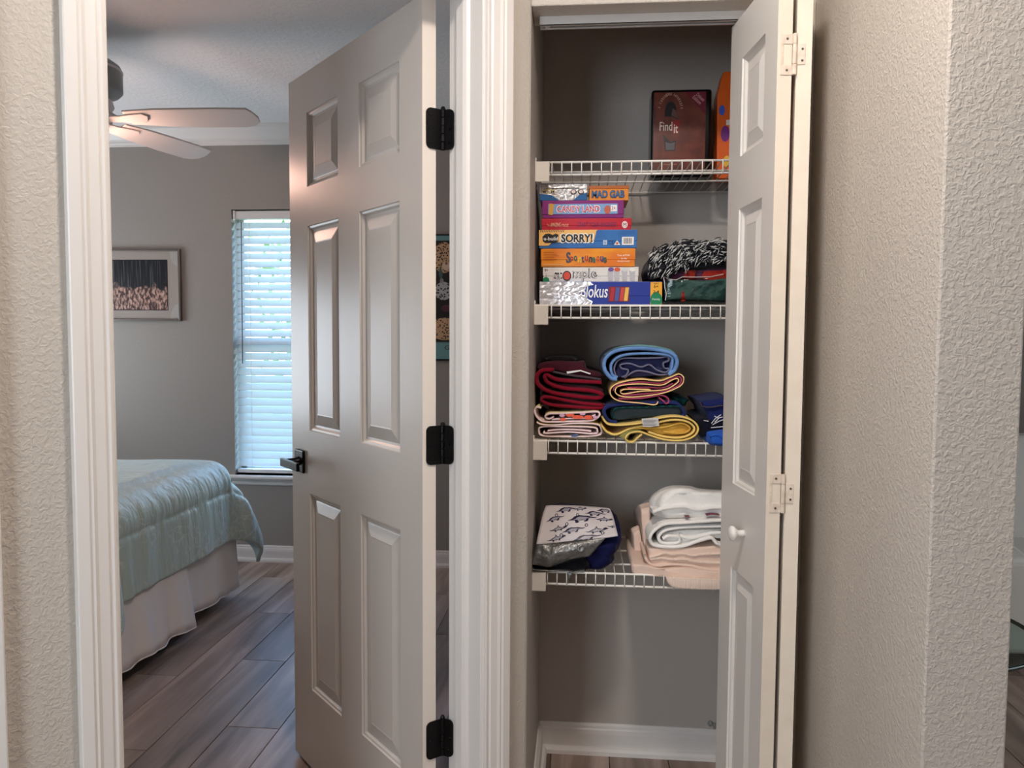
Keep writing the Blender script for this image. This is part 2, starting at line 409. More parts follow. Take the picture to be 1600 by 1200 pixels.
# second leaf, its own direction
AN = Vector((.4405, 1.5935, 0)); AF = Vector((.4785, 1.880, 0)); da = (AF-AN).normalized()
piv = sub('pivot_panel', bif)
inv = WM[bif.name].inverted()
def leaf2():
    nrm = Vector((-da.y, da.x, 0)); mb = MB()
    P = [AN, AN+da*BW, AN+da*BW+nrm*TH, AN+nrm*TH]
    mb.prism([p+Vector((0, 0, .02)) for p in P], (0, 0, 1.992)); return mb.build('leaf_slab', M_bifedge, piv)
leaf2()
kn = MB().lathe([(.008, 0), (.0075, .006), (.0075, .014), (.011, .018), (.0155, .022), (.017, .026), (.0155, .030), (.010, .033), (.003, .034)], (.127, 0, .872), (0, 1, 0), 24)
kn.build('knob', mat('knob_white', srgb(236, 232, 226), .25), lead, local=True, smooth=True)
bc = BN + Vector((-db.y*-1, 0, 0))*0
nB = Vector((db.y, -db.x, 0))   # from visible face to inner face
ER = BN + nB*TH                 # inner corner of leading leaf
nA = Vector((-da.y, da.x, 0)); AL = AN + nA*TH
for zc in (1.848, .986, .20):
    h = sub('hinge', bif, inv @ Vector((AL.x, AL.y, zc)))
    yy = -.0016; z0, z1 = zc-.039, zc+.039
    mid = (ER+AL)/2 + Vector((0, -.004, 0))
    # large leaf with a window, small leaf nested
    e0 = ER - nB*.0225
    def plate(name, A, B, za, zb, th=.0016):
        a = (B-A).normalized(); n = Vector((a.y, -a.x, 0))
        m = MB().prism([A+Vector((0, 0, za)), B+Vector((0, 0, za)), B+n*th+Vector((0, 0, za)), A+n*th+Vector((0, 0, za))], (0, 0, zb-za)); return m.build(name, M_hw, h, bevel=.0005, seg=1)
    m = MB()
    for A, B, za, zb in ((e0, ER+nB*.003, z0, z0+.019), (e0, ER+nB*.003, z1-.019, z1), (e0, e0+nB*.005, z0+.0185, z1-.0185)):
        a = nB; n = Vector((a.y, -a.x, 0)); n = n if n.y < 0 else -n
        m.prism([A+Vector((0, 0, za)), B+Vector((0, 0, za)), B+n*.0016+Vector((0, 0, za)), A+n*.0016+Vector((0, 0, za))], (0, 0, zb-za))
    m.build('leaf', M_hw, h, bevel=.0004, seg=1)
    a = -nA; n = Vector((a.y, -a.x, 0)); n = n if n.y < 0 else -n
    A = AL + nA*.003; B = AL + a*.0165
    m = MB().prism([A+Vector((0, 0, z0+.0195)), B+Vector((0, 0, z0+.0195)), B+n*.0018+Vector((0, 0, z0+.0195)), A+n*.0018+Vector((0, 0, z0+.0195))], (0, 0, z1-z0-.039)); m.build('leaf', M_hw, h, bevel=.0004, seg=1)
    for za, zb in ((z0, z0+.019), (z0+.0197, z1-.0197), (z1-.019, z1)):
        MB().lathe([(.0042, za), (.0042, zb)], mid + Vector((.0, .0, 0)), n=12).build('knuckle', M_hw, h, smooth=False)
    for P, dz in ((ER - nB*.010, .030), (ER - nB*.010, -.030), (AL + a*.011, .010), (AL + a*.011, -.012)):
        MB().lathe([(.0024, 0), (.0018, .0009)], P + Vector((0, -.0021, zc+dz)), (0, -1, 0), 10).build('screw', M_screw, h)
# track under the header
tr = thing('bifold_track', 'white metal bifold track under the closet header', 'track', (KX+.02, KY+.07, HEAD-.021))
m = MB(); zt = HEAD
for a, b in (((.0, .036, zt-.021, zt-.0005)),)*0: pass
m.box((KX+.016, KY+.055, zt-.003), (OPR-.004, KY+.085, zt-.0005)); m.box((KX+.016, KY+.055, zt-.021), (OPR-.004, KY+.057, zt-.003)); m.box((KX+.016, KY+.083, zt-.021), (OPR-.004, KY+.085, zt-.003))
m.box((KX+.016, KY+.055, zt-.021), (OPR-.004, KY+.063, zt-.0195)); m.box((KX+.016, KY+.077, zt-.021), (OPR-.004, KY+.085, zt-.0195))
m.build('rail', mat('track_metal', srgb(226, 224, 222), .28, .3), tr)
MB().lathe([(.006, 0), (.006, .012)], (KX+.034, KY+.07, zt-.020), n=12).build('pivot_socket', M_white_plastic, tr)

# ------------------------------------------------------------------ wire shelves
SF, SB = 1.985, 2.382
SX0, SX1 = KX+.004, RW-.004
def shelf(zt, label, first):
    t = thing('wire_shelf', label, 'shelf', (KX, SF, zt), group='wire shelves of the closet')
    xa, xb = .004, SX1-KX
    for nm, y, z, r in (('front_rail', 0, 0, .0030), ('front_rail', -.001, -.031, .0030), ('rail', .10, -.004, .0028), ('rail', .235, -.004, .0028), ('rail', SB-SF, -.004, .0028)):
        MB().tube([(xa, y, z), (xb, y, z)], r, 8).build(nm, M_wire, t, local=True, smooth=True)
    w0 = None; xw = first-KX
    while xw < xb-.005:
        if w0 is None:
            w0 = MB().tube([(0, SB-SF+.004, 0), (0, .006, 0), (0, -.0035, -.001), (0, -.005, -.006), (0, -.005, -.034)], .0016, 6).build('wire', M_wire, t, local=True, smooth=True); o = w0
        else:
            o = w0.copy(); COL.objects.link(o); o.parent = t
        o.location = (xw, 0, 0); xw += .02465
    for xx, sg in ((.0, 1), (xb+.004, -1)):
        b = MB().box((min(xx, xx+sg*.036), -.010, -.049), (max(xx, xx+sg*.036), -.006, .001)); b.box((min(xx, xx+sg*.036), -.006, -.005), (max(xx, xx+sg*.036), .03, .002)); b.box((min(xx, xx+sg*.003), -.008, -.049), (max(xx, xx+sg*.003), .05, .001))
        b.prism([(xx, -.006, 0), (xx, .026, 0), (xx, .014, .013), (xx, .0, .013)], (sg*.003, 0, 0))
        b.build('end_bracket', M_white_plastic, t, local=True, bevel=.0015, seg=2)
    return t
Z1, Z2, Z3, Z4 = 1.7335, 1.377, 1.0325, .6925
shelf(Z1, 'white wire shelf holding only the dark brown game box, topmost in the closet', -.0765)
shelf(Z2, 'white wire shelf under the stack of board games', -.0745)
shelf(Z3, 'white wire shelf under the folded coloured towels', -.079)
shelf(Z4, 'white wire shelf with the dinosaur print bag, lowest in the closet', -.0785)
TOP = .0032   # deck surface above rail centre

# ------------------------------------------------------------------ text and flat print helpers
def textmesh(body, size, extrude=.0002, bold=0.0, shear=0.0, spacing=1.0):
    c = bpy.data.curves.new('lettering', 'FONT'); c.body = body; c.size = size; c.extrude = extrude; c.offset = bold; c.shear = shear
    c.space_character = spacing; c.align_x = 'LEFT'; c.resolution_u = 3
    o = bpy.data.objects.new('lettering', c); COL.objects.link(o)
    dg = bpy.context.evaluated_depsgraph_get(); me = bpy.data.meshes.new_from_object(o.evaluated_get(dg))
    COL.objects.unlink(o); bpy.data.objects.remove(o); return me
def text(parent, body, P, xa, ya, w, h, m, bold=0, shear=0, spacing=1.0, lift=.0006, name='lettering', roll=0):
    """P lower-left corner (world), xa right, ya up; scaled to width w and cap height h"""
    me = textmesh(body, 1.0, 0.0, bold, shear, spacing)
    xs = [v.co.x for v in me.vertices]; ys = [v.co.y for v in me.vertices]
    x0, x1, y0, y1 = min(xs), max(xs), min(ys), max(ys)
    xa = Vector(xa).normalized(); ya = Vector(ya).normalized(); n = xa.cross(ya)
    inv = WM[parent.name].inverted()
    for v in me.vertices:
        u = (v.co.x-x0)/(x1-x0)*w; q = (v.co.y-y0)/(y1-y0)*h
        if roll: u, q = u*cos(roll)-q*sin(roll), u*sin(roll)+q*cos(roll)
        v.co = inv @ (Vector(P) + xa*u + ya*q + n*lift)
    me.materials.clear(); me.materials.append(m); me.name = name
    o = bpy.data.objects.new(name, me); COL.objects.link(o); o.parent = parent; WM[o.name] = WM[parent.name]; return o
INK = {}
def ink(rgb, rough=.4):
    return flat('ink_%d_%d_%d' % rgb, rgb, rough)

class Face:
    """a printed flat face: uv in metres from its lower-left corner"""
    def __init__(s, parent, P, xa, ya): s.t = parent; s.P = Vector(P); s.x = Vector(xa).normalized(); s.y = Vector(ya).normalized(); s.n = s.x.cross(s.y)
    def at(s, u, v, l=0): return s.P + s.x*u + s.y*v + s.n*l
    def poly(s, name, pts, m, lift=.0004):
        mb = MB(); mb.add([s.at(u, v, lift) for u, v in pts], [list(range(len(pts)))]); return mb.build(name, m, s.t)
    def rect(s, name, u0, v0, u1, v1, m, lift=.0004): return s.poly(name, [(u0, v0), (u1, v0), (u1, v1), (u0, v1)], m, lift)
    def disc(s, name, u, v, r, m, lift=.0004, n=20, ry=None): return s.poly(name, [(u+r*cos(2*pi*k/n), v+(ry or r)*sin(2*pi*k/n)) for k in range(n)], m, lift)
    def text(s, body, u, v, w, h, m, lift=.0008, **k): return text(s.t, body, s.at(u, v), s.x, s.y, w, h, m, lift=lift, **k)

def game_box(name, label, px0, px1, pyt, pyb, Y, depth, m, lid_m=None, lid=.62, zb=None, rz=0.0, overlap=.0015):
    """carton whose front face spans the given pixels at depth Y"""
    a = onY(px0, pyb, Y); b = onY(px1, pyt, Y); w = b.x-a.x; z0 = a.z if zb is None else zb; h = (onY((px0+px1)/2, pyt, Y).z) - z0
    t = thing(name, label, 'game box', (a.x, Y, z0), rz, group='stack of board games on the second shelf')
    if lid_m is None: lid_m = m
    MB().box((.0012, .0012, 0), (w-.0012, depth-.0012, h-.002)).build('box_base', m, t, local=True, bevel=.0008, seg=1)
    MB().box((0, 0, h*(1-lid)), (w, depth, h)).build('lid', lid_m, t, local=True, bevel=.0012, seg=2)
    M = WM[t.name]; f = Face(t, M @ Vector((0, 0, 0)), M.to_3x3() @ Vector((1, 0, 0)), (0, 0, 1))
    return t, f, w, h
YG = 1.998
# Stack from the shelf up ------------------------------------------------
c_navy = flat('carton_blue', (38, 58, 150), .35); c_white = flat('carton_white', (226, 222, 218), .4)
c_orange = flat('carton_orange', (236, 150, 30), .35, var=(9, srgb(226, 120, 34), (1, 1, 3)))
M_wrapglare = mat('wrap_glare', srgb(236, 236, 242), .30, .6, bump=(60, .6, .003, (1, 1, 1.8), 2))  # silvery colour paints the glare on the crinkled shrink wrap
z = Z2 + TOP
t, f, w, h = game_box('board_game', 'blue block game box with silvery wrap, bottom of the game stack', 843, 1035, 440, 471, YG-.004, .27, c_navy, zb=z)
fo = MB().grid(22, 8, lambda u, v: f.at(u*(.385+.05*sin(v*7+1)+.02*sin(v*23))*w, v*h*.985, .0012 + .0022*mnoise.noise((u*14, v*6, 3)) + .0008)); fo.build('glare_film', M_wrapglare, t, smooth=False)
f.text('Blokus', .335*w, .30*h, .225*w, .56*h, ink((240, 240, 240)), bold=.012, shear=.15, lift=.0004)
f.rect('picture_panel', .565*w, .13*h, .735*w, .78*h, ink((120, 38, 60)))
for k, (u0, cc) in enumerate(((.575, (176, 40, 50)), (.615, (70, 90, 160)), (.655, (200, 70, 60)), (.69, (235, 190, 90)))):
    f.poly('picture_block', [(u0*w, .16*h), ((u0+.03)*w, .16*h), ((u0+.042)*w, .74*h), ((u0+.012)*w, .74*h)], ink(cc), .0008)
f.rect('age_panel', .905*w, 0.02*h, w*.998, .98*h, ink((238, 172, 50)))
f.disc('family_dot', .952*w, .21*h, .048*w, ink((20, 128, 84)), .0008, 24, .33*h)
f.text('Ages', .93*w, .88*h, .04*w, .07*h, ink((40, 34, 30)), .0009 if False else .0008); f.text('5+', .932*w, .72*h, .036*w, .13*h, ink((40, 34, 30)))
f.text('2-4', .928*w, .50*h, .046*w, .12*h, ink((40, 34, 30)), bold=.02); f.text('Family', .922*w, .17*h, .062*w, .11*h, ink((236, 240, 236)), lift=.0012)
z += h + .0004
t, f, w, h = game_box('board_game', 'white marble game box printed with round black-outlined letters', 848, 998, 417, 440, YG+.004, .25, c_white, zb=z)
f.disc('age_dot', .035*w, .10*h, .034*w, ink((30, 130, 80)), .0004, 20, .22*h)
f.text('8+', .02*w, .70*h, .035*w, .18*h, ink((60, 50, 50))); f.text('2', .03*w, .38*h, .012*w, .16*h, ink((60, 50, 50)))
for dz, cc, bd, lf in ((0, (38, 22, 26), .028, .0005), (0, (242, 238, 236), -.014, .0009)):
    f.text('st', .115*w, .12*h, .09*w, .66*h, ink(cc), bold=bd, lift=lf); f.text('mple', .305*w, .05*h, .265*w, .86*h, ink(cc), bold=bd, lift=lf)
f.disc('ball_ring', .253*w, .40*h, .046*w, ink((38, 22, 26)), .0006, 24, .34*h); f.disc('red_ball', .253*w, .40*h, .036*w, ink((214, 70, 44)), .0010, 24, .27*h)
for u, cc in ((.705, (110, 80, 150)), (.77, (216, 90, 50)), (.85, (216, 216, 220)), (.93, (236, 234, 230))):
    f.poly('marble_post', [((u-.018)*w, .04*h), ((u+.028)*w, .04*h), ((u+.034)*w, .74*h), ((u-.028)*w, .74*h)], ink((190, 188, 192)), .0005); f.disc('marble', u*w+.002, .82*h, .031*w, ink(cc), .0009, 16, .14*h)
z += h + .0004
t, f, w, h = game_box('board_game', 'orange singing game box with jumbled coloured letters', 845, 993, 388, 417, YG, .26, c_orange, zb=z)
colsp = [(150, 40, 40), (40, 90, 80), (220, 190, 60), (50, 60, 110), (170, 50, 40), (40, 40, 50), (60, 110, 90), (200, 80, 50), (60, 60, 120), (40, 90, 70)]
u = .315
for k, ch in enumerate('pontuneous'):
    wd_ = .034 if ch not in 'tm' else .028
    f.text(ch, u*w, (.25 + .05*sin(k*1.9))*h, wd_*w, (.30 if ch not in 't' else .36)*h, ink(colsp[k]), bold=.03, roll=.12*sin(k*2.3)); u += wd_+.006
f.text('S', .268*w, .20*h, .05*w, .60*h, ink((70, 66, 80)), bold=.04)
for k, s_ in enumerate(('Tons of FUN', 'for the', 'WHOLE Family!')): f.text(s_, (.81 if k != 1 else .85)*w, (.56-.17*k)*h, (.13 if k != 1 else .06)*w, .11*h, ink((250, 236, 214)), bold=.01)
for k in range(5): f.rect('small_print', .03*w, (.78-.1*k)*h, (.14+.03*((k*7) % 3))*w, (.80-.1*k)*h, ink((150, 80, 26)))
f.rect('small_print', .03*w, .10*h, .24*w, .13*h, ink((236, 190, 140)))
z += h + .0004
c_sblue = flat('carton_sky_blue', (50, 112, 180), .35, var=(30, srgb(44, 100, 168)))
t, f, w, h = game_box('board_game', 'blue and tan building game box with thick black title letters', 842, 996, 359, 386, YG-.003, .265, c_sblue, zb=z)
tan = ink((240, 186, 106))
f.poly('tan_panel', [(.0*w, .14*h), (.10*w, .14*h), (.135*w, .32*h), (.56*w, .32*h), (.585*w, .93*h), (.60*w, 1.0*h), (0, 1.0*h)], tan)
for k in range(14): f.poly('hazard_stripe', [((.01+.018*k)*w, .88*h), ((.017+.018*k)*w, .88*h), ((.026+.018*k)*w, .985*h), ((.019+.018*k)*w, .985*h)], ink((30, 24, 20)), .0007)
f.poly('badge', [(.04*w, .38*h), (.065*w, .28*h), (.16*w, .28*h), (.2*w, .36*h), (.2*w, .74*h), (.17*w, .8*h), (.14*w, .72*h), (.11*w, .8*h), (.065*w, .78*h), (.035*w, .62*h)], ink((24, 20, 20)), .0006)
f.text('u-build', .05*w, .42*h, .145*w, .20*h, ink((244, 240, 236)), bold=.015, lift=.001)
f.text('SORRY!', .215*w, .26*h, .345*w, .56*h, ink((248, 246, 240)), bold=.075, lift=.0008); f.text('SORRY!', .228*w, .31*h, .32*w, .46*h, ink((16, 14, 16)), bold=.035, lift=.0013)
f.rect('barcode_label', .845*w, .16*h, .965*w, .60*h, ink((240, 238, 234)))
for k in range(11): f.rect('barcode_bar', (.862+.0078*k)*w, .23*h, (.862+.0078*k+.003+.002*((k*5) % 3)/2)*w, .54*h, ink((40, 36, 36)), .0008)
f.text('CE', .71*w, .20*h, .05*w, .20*h, ink((20, 34, 90))); f.poly('warning_triangle', [(.765*w, .16*h), (.83*w, .16*h), (.797*w, .42*h)], ink((236, 232, 226)), .0006); f.disc('warning_mark', .797*w, .25*h, .012*w, ink((210, 90, 50)), .0009, 12, .07*h)
f.rect('maker_mark', .655*w, .17*h, .695*w, .42*h, ink((190, 206, 226)), .0005); f.text('H', .665*w, .2*h, .02*w, .18*h, ink((50, 112, 180)))
z += h + .0004
c_red = flat('carton_red', (190, 18, 44), .35)
t, f, w, h = game_box('board_game', 'plain red racing game box with thin purple lettering', 846, 987, 341, 359, YG+.006, .25, c_red, zb=z)
f.text('The', .06*w, .33*h, .03*w, .2*h, ink((236, 170, 130))); f.text('AMAZING', .10*w, .30*h, .115*w, .34*h, ink((240, 200, 160)), shear=.15); f.text('race', .225*w, .30*h, .075*w, .24*h, ink((236, 170, 130)), shear=.2)
f.text('START YOUR ENGINES!', .40*w, .30*h, .43*w, .36*h, ink((104, 24, 84)), bold=.01)
f.disc('maker_seal', .925*w, .44*h, .032*w, ink((236, 214, 210)), .0005, 20, .30*h); f.text('M', .908*w, .28*h, .034*w, .32*h, ink((110, 30, 50)))
z += h + .0004
c_pur = flat('carton_purple', (128, 22, 112), .35)
t, f, w, h = game_box('board_game', 'purple candy game box with pale blue title strip', 847, 975, 313, 341, YG+.004, .24, c_pur, zb=z, lid=.80)
f.rect('title_strip', .075*w, .22*h, .925*w, .80*h, ink((122, 160, 206)), .0006); f.poly('ginger_tab', [(.08*w, .20*h), (.13*w, .18*h), (.15*w, .80*h), (.085*w, .84*h)], ink((214, 160, 66)), .0009)
f.text('CANDY LAND', .175*w, .30*h, .54*w, .42*h, ink((240, 232, 236)), bold=.07, lift=.0010); f.text('CANDY LAND', .185*w, .34*h, .52*w, .34*h, ink((206, 50, 74)), bold=.015, lift=.0015)
f.disc('candy', .80*w, .46*h, .04*w, ink((190, 92, 66)), .0010, 16, .24*h); f.rect('age_label', .84*w, .36*h, .915*w, .72*h, ink((238, 236, 236)), .0011); f.text('3+', .85*w, .42*h, .05*w, .24*h, ink((150, 30, 60)), lift=.0016)
zc_ = z + h + .0004
M_shrink = mat('foil_print', srgb(205, 200, 196), .25, .7, bump=(120, .8, .002, None, 2))
c_deep = flat('carton_deep_blue', (28, 92, 150), .3)
t, f, w, h = game_box('card_game', 'small blue and silver glaring game box on top of the stack', 843, 917, 287, 313, YG+.010, .12, c_deep, zb=zc_, lid=.98)
f.poly('silver_print', [(.0, .42*h), (.25*w, .34*h), (.42*w, .03*h), (.72*w, .03*h), (.85*w, .36*h), (1.0*w, .45*h), (w, .98*h), (0, .98*h)], M_shrink)
f.rect('dark_band', .14*w, .70*h, .84*w, .755*h, ink((34, 22, 22)), .0008)
f.text('MEM', .05*w, .42*h, .27*w, .30*h, ink((48, 40, 20)), bold=.01, lift=.0009); f.text('MEM', .058*w, .43*h, .26*w, .28*h, ink((236, 216, 150)), lift=.0014)
for u in (.72, .88): f.disc('swirl', u*w, .50*h, .065*w, ink((60, 40, 50)), .0010, 18, .16*h); f.disc('swirl', u*w, .52*h, .042*w, ink((226, 210, 200)), .0014, 18, .10*h)
c_mad = flat('carton_amber', (222, 134, 34), .35)
t, f, w, h = game_box('card_game', 'small amber word game box beside the glaring silver one', 920, 983, 290, 316, YG+.012, .12, c_mad, zb=zc_, lid=.22)
for o in t.children:
    if o.name.startswith('lid'): o.data.materials[0] = flat('carton_brown_lid', (176, 92, 22), .35)
f.text('MAD GAB', .07*w, .17*h, .82*w, .52*h, ink((26, 60, 110)), bold=.05, lift=.0006); f.text('MAD GAB', .09*w, .22*h, .78*w, .42*h, ink((50, 104, 150)), bold=.01, lift=.0012)

# ------------------------------------------------------------------ top shelf games
a = onY(1016, 293, 2.20); b = onY(1113, 138, 2.20)
t = thing('game_canister', 'dark brown game box with black frame standing on the top wire shelf', 'game box', (a.x, 2.20, Z1+TOP))
w = b.x-a.x; h = b.z-(Z1+TOP)
bk = mat('gloss_black', srgb(14, 12, 14), .18)
MB().box((0, 0, 0), (w, .085, h)).build('case', bk, t, local=True, bevel=.008, seg=3)
f = Face(t, (a.x, 2.20, Z1+TOP), (1, 0, 0), (0, 0, 1))
brn = mat('brown_print', srgb(118, 58, 44), .3, var=(26, srgb(96, 44, 36)))
f.rect('front_print', .04*w, .07*h, .90*w, .965*h, brn, .0006)
f.poly('corner_flash', [(.55*w, .965*h), (.90*w, .70*h), (.90*w, .965*h)], ink((112, 24, 46)), .0010)
f.text('Deluxe', .73*w, .925*h, .16*w, .04*h, ink((226, 170, 170)), roll=-.75, lift=.0014); f.text('Edition', .67*w, .895*h, .17*w, .04*h, ink((226, 170, 170)), roll=-.75, lift=.0014)
f.poly('arch_window', [(.22*w, .69*h)] + [(.32*w + .10*w*cos(pi-pi*k/8), .74*h + .12*h*sin(pi*k/8)) for k in range(9)] + [(.44*w, .655*h), (.34*w, .69*h)], ink((20, 14, 16)), .0010)
f.poly('arch_light', [(.33*w, .70*h), (.35*w, .78*h), (.41*w, .76*h), (.435*w, .665*h)], ink((96, 70, 64)), .0014)
ring = 'A Contained Adventure'
for k, ch in enumerate(ring):
    q = pi*.93 - pi*.86*k/(len(ring)-1)
    if ch != ' ': f.text(ch, .32*w + .17*w*cos(q) - .008*w, .745*h + .185*h*sin(q), .018*w, .030*h, ink((226, 184, 150)), roll=q-pi/2, lift=.0014)
f.poly('red_flash', [(.33*w, .55*h), (.36*w, .64*h), (.49*w, .645*h), (.44*w, .52*h), (.38*w, .49*h)], ink((158, 30, 34)), .0010)
f.text('Find', .14*w, .53*h, .21*w, .10*h, ink((236, 222, 210)), bold=.004, lift=.0016); f.text('it', .375*w, .50*h, .07*w, .10*h, ink((236, 222, 210)), bold=.02, lift=.0016)
f.poly('cone', [(.20*w, .49*h), (.30*w, .42*h), (.32*w, .40*h), (.42*w, .42*h), (.40*w, .30*h), (.24*w, .30*h)], ink((24, 20, 24)), .0010); f.poly('cone_light', [(.24*w, .40*h), (.32*w, .385*h), (.40*w, .40*h), (.39*w, .31*h), (.25*w, .31*h)], ink((92, 86, 92)), .0013)
f.text('Explorer', .22*w, .135*h, .22*w, .022*h, ink((214, 160, 130)), lift=.0014)
# orange box behind the bifold leaf
a = onY(1120, 280, 2.225); zt_ = onY(1130, 112, 2.225).z
t = thing('game_carton', 'tall orange game carton half hidden by the bifold door', 'game box', (a.x, 2.225, Z1+TOP))
hh = zt_-Z1-TOP
mb = MB().prism([(0, 0, 0), (.17, 0, 0), (.17, 0, hh*1.02), (.012, 0, hh), (-.003, 0, hh*.78)], (0, .06, 0)); mb.build('carton', flat('carton_vivid_orange', (226, 96, 16), .4), t, local=True, bevel=.002)
f = Face(t, (a.x, 2.225, Z1+TOP), (1, 0, 0), (0, 0, 1))
f.disc('purple_shape', .020, hh*.42, .012, ink((120, 40, 130)), .0006, 14, .022); f.disc('blue_shape', .010, hh*.64, .008, ink((60, 90, 190)), .0006, 14, .014); f.disc('yellow_shape', .026, hh*.16, .010, ink((236, 190, 70)), .0006, 14, .016)
f.rect('white_shape', .022, hh*.50, .032, hh*.55, ink((232, 226, 220)), .0006)

# ------------------------------------------------------------------ cloth helpers
def catmull(P, n=5):
    Q = []; k = len(P)
    for i in range(k-1):
        p0 = P[max(i-1, 0)]; p1 = P[i]; p2 = P[i+1]; p3 = P[min(i+2, k-1)]
        for j in range(n):
            t_ = j/n; t2 = t_*t_; t3 = t2*t_
            Q.append(tuple(.5*((2*p1[c]) + (-p0[c]+p2[c])*t_ + (2*p0[c]-5*p1[c]+4*p2[c]-p3[c])*t2 + (-p0[c]+3*p1[c]-3*p2[c]+p3[c])*t3) for c in range(2)))
    Q.append(P[-1]); return Q
def crop2px(pts, ox, oy, s): return [(ox+x/s, oy+y/s) for x, y in pts]
def ribbon(name, parent, pts, Y0, Y1, th, mats, n=5, wob=.003, seed=0, ny=7, rag=.004):
    """one folded layer of cloth: pts are pixels of the fold line on its front edge; mats = (side a, side b, cut edge)"""
    q = [onY(x, y, Y0) for x, y in pts]; P = catmull([(p.x, p.z) for p in q], n); k = len(P); mb = MB()
    N_ = []
    for i in range(k):
        a = P[max(i-1, 0)]; b = P[min(i+1, k-1)]; dx, dz = b[0]-a[0], b[1]-a[1]; L_ = math.hypot(dx, dz) or 1e-6; N_.append((-dz/L_, dx/L_))
    ys = [0, .004, .012] + [.03 + (Y1-Y0-.03)*j/(ny-3) for j in range(ny-2)]
    for side in (1, -1):
        for yi, y in enumerate(ys):
            edge = .55 if yi == 0 else (.9 if yi == 1 else 1)
            for i in range(k):
                wy = rag*mnoise.noise((i*.22, seed*7.1, 1.3))
                wx = wob*mnoise.noise((y*9+seed*3, i*.08, 5.2)); wz = wob*.6*mnoise.noise((y*9+seed*5, i*.08, 9.1))
                g = min(1, y/.05)
                mb.v.append(Vector((P[i][0]+side*N_[i][0]*th/2*edge + wx*g, Y0 + y + wy*(1-y/(Y1-Y0)), P[i][1]+side*N_[i][1]*th/2*edge + wz*g)))
    m_ = len(ys)*k
    for s_, base in ((0, 0), (1, m_)):
        for yi in range(len(ys)-1):
            for i in range(k-1):
                f_ = [base+yi*k+i, base+yi*k+i+1, base+(yi+1)*k+i+1, base+(yi+1)*k+i]
                mb.f.append(f_ if s_ else f_[::-1]); mb.m.append(2 if yi == 0 else s_)
    for i in range(k-1): mb.f.append([i, i+1, m_+i+1, m_+i]); mb.m.append(2)
    for i in (0, k-1):
        for yi in range(len(ys)-1):
            mb.f.append([yi*k+i, (yi+1)*k+i, m_+(yi+1)*k+i, m_+yi*k+i]); mb.m.append(2)
    return mb.build(name, list(mats), parent, smooth=True)
def lump(name, parent, pts, Y0, Y1, m, rnd=.012, n=4, wob=.004, seed=0, back=.9, smooth=True, slump=0.0, rise=0.0, taper=0.0):
    """closed soft body: outline pixels at its front, rounded over the front edge"""
    q = [onY(x, y, Y0) for x, y in pts]; P = catmull([(p.x, p.z) for p in q] + [(q[0].x, q[0].z)], n)[:-1]; k = len(P)
    cx = sum(p[0] for p in P)/k; cz = sum(p[1] for p in P)/k; R_ = max(math.hypot(p[0]-cx, p[1]-cz) for p in P); mb = MB()
    rings = [(.55, 0), (.82, .0012), (1-rnd/R_*.9, rnd*.12), (1-rnd/R_*.35, rnd*.45), (1, rnd)] + [(1-taper*j/6, rnd + (Y1-Y0-rnd)*j/6) for j in range(1, 6)] + [(back-taper, Y1-Y0)]
    zmn = min(p[1] for p in P); zmx = max(p[1] for p in P)
    for ri, (s_, y) in enumerate(rings):
        for i, p in enumerate(P):
            g = min(1, y/.06); d1 = wob*mnoise.noise((p[0]*16+seed, y*12, p[1]*16))*g
            yy = Y0 + y + wob*.8*mnoise.noise((p[0]*25, seed, p[1]*25))*(1-g)
            mb.v.append(Vector((cx+(p[0]-cx)*s_+d1, yy, cz+(p[1]-cz)*s_+d1*.6 + (rise*min(y, .1) - slump*y)*(p[1]-zmn)/(zmx-zmn))))
    for r in range(len(rings)-1):
        for i in range(k): mb.f.append([r*k+i, r*k+(i+1) % k, (r+1)*k+(i+1) % k, (r+1)*k+i]); mb.m.append(0)
    mb.f.append(list(range(k))[::-1]); mb.m.append(0)
    mb.f.append([(len(rings)-1)*k+i for i in range(k)]); mb.m.append(0)
    return mb.build(name, m, parent, smooth=smooth)
FB = (420, .35, .0012, None, 2)
def cloth(name, rgb, var=None, rough=.9, fb=FB): return mat(name, srgb(*rgb), rough, bump=fb, sheen=.08, spec=.2, var=var)
def towel(name, label, px, Y, z=None, cat='towel', group='folded towels on the third shelf'):
    p = onY(px, 600, Y); return thing(name, label, cat, (p.x, Y, z), group=group)
z3 = Z3+TOP; z4 = Z4+TOP
# --- burgundy pile
C1 = (825, 540, 7.496)
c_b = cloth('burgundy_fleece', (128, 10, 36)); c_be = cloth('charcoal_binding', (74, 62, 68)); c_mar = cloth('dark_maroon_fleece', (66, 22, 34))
t = towel('folded_blanket', 'burgundy fleece blanket with charcoal binding folded on the floral towels', 890, 2.02, z3)
ribbon('fold', t, crop2px([(860, 432), (600, 420), (340, 400), (225, 345), (195, 372), (240, 440), (420, 500), (700, 525), (845, 560), (862, 600), (780, 618), (520, 590), (270, 550), (140, 480), (100, 395), (150, 300), (300, 285)], *C1), 2.02, 2.33, .0105, (c_b, c_b, c_b), seed=1)
ribbon('fold', t, crop2px([(255, 300), (470, 345), (700, 375), (850, 400)], *C1), 2.022, 2.32, .006, (c_be, c_b, c_be), seed=21)
ribbon('fold', t, crop2px([(880, 690), (845, 735), (600, 722), (300, 700), (175, 660), (160, 622), (230, 605), (420, 640), (650, 680), (870, 700)], *C1), 2.016, 2.33, .0085, (c_b, c_b, c_b), seed=2)
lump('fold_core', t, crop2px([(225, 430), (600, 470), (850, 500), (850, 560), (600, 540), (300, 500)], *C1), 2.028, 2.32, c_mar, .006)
lump('fold_core', t, crop2px([(160, 570), (520, 625), (850, 660), (840, 715), (500, 705), (200, 660)], *C1), 2.03, 2.32, c_mar, .006)
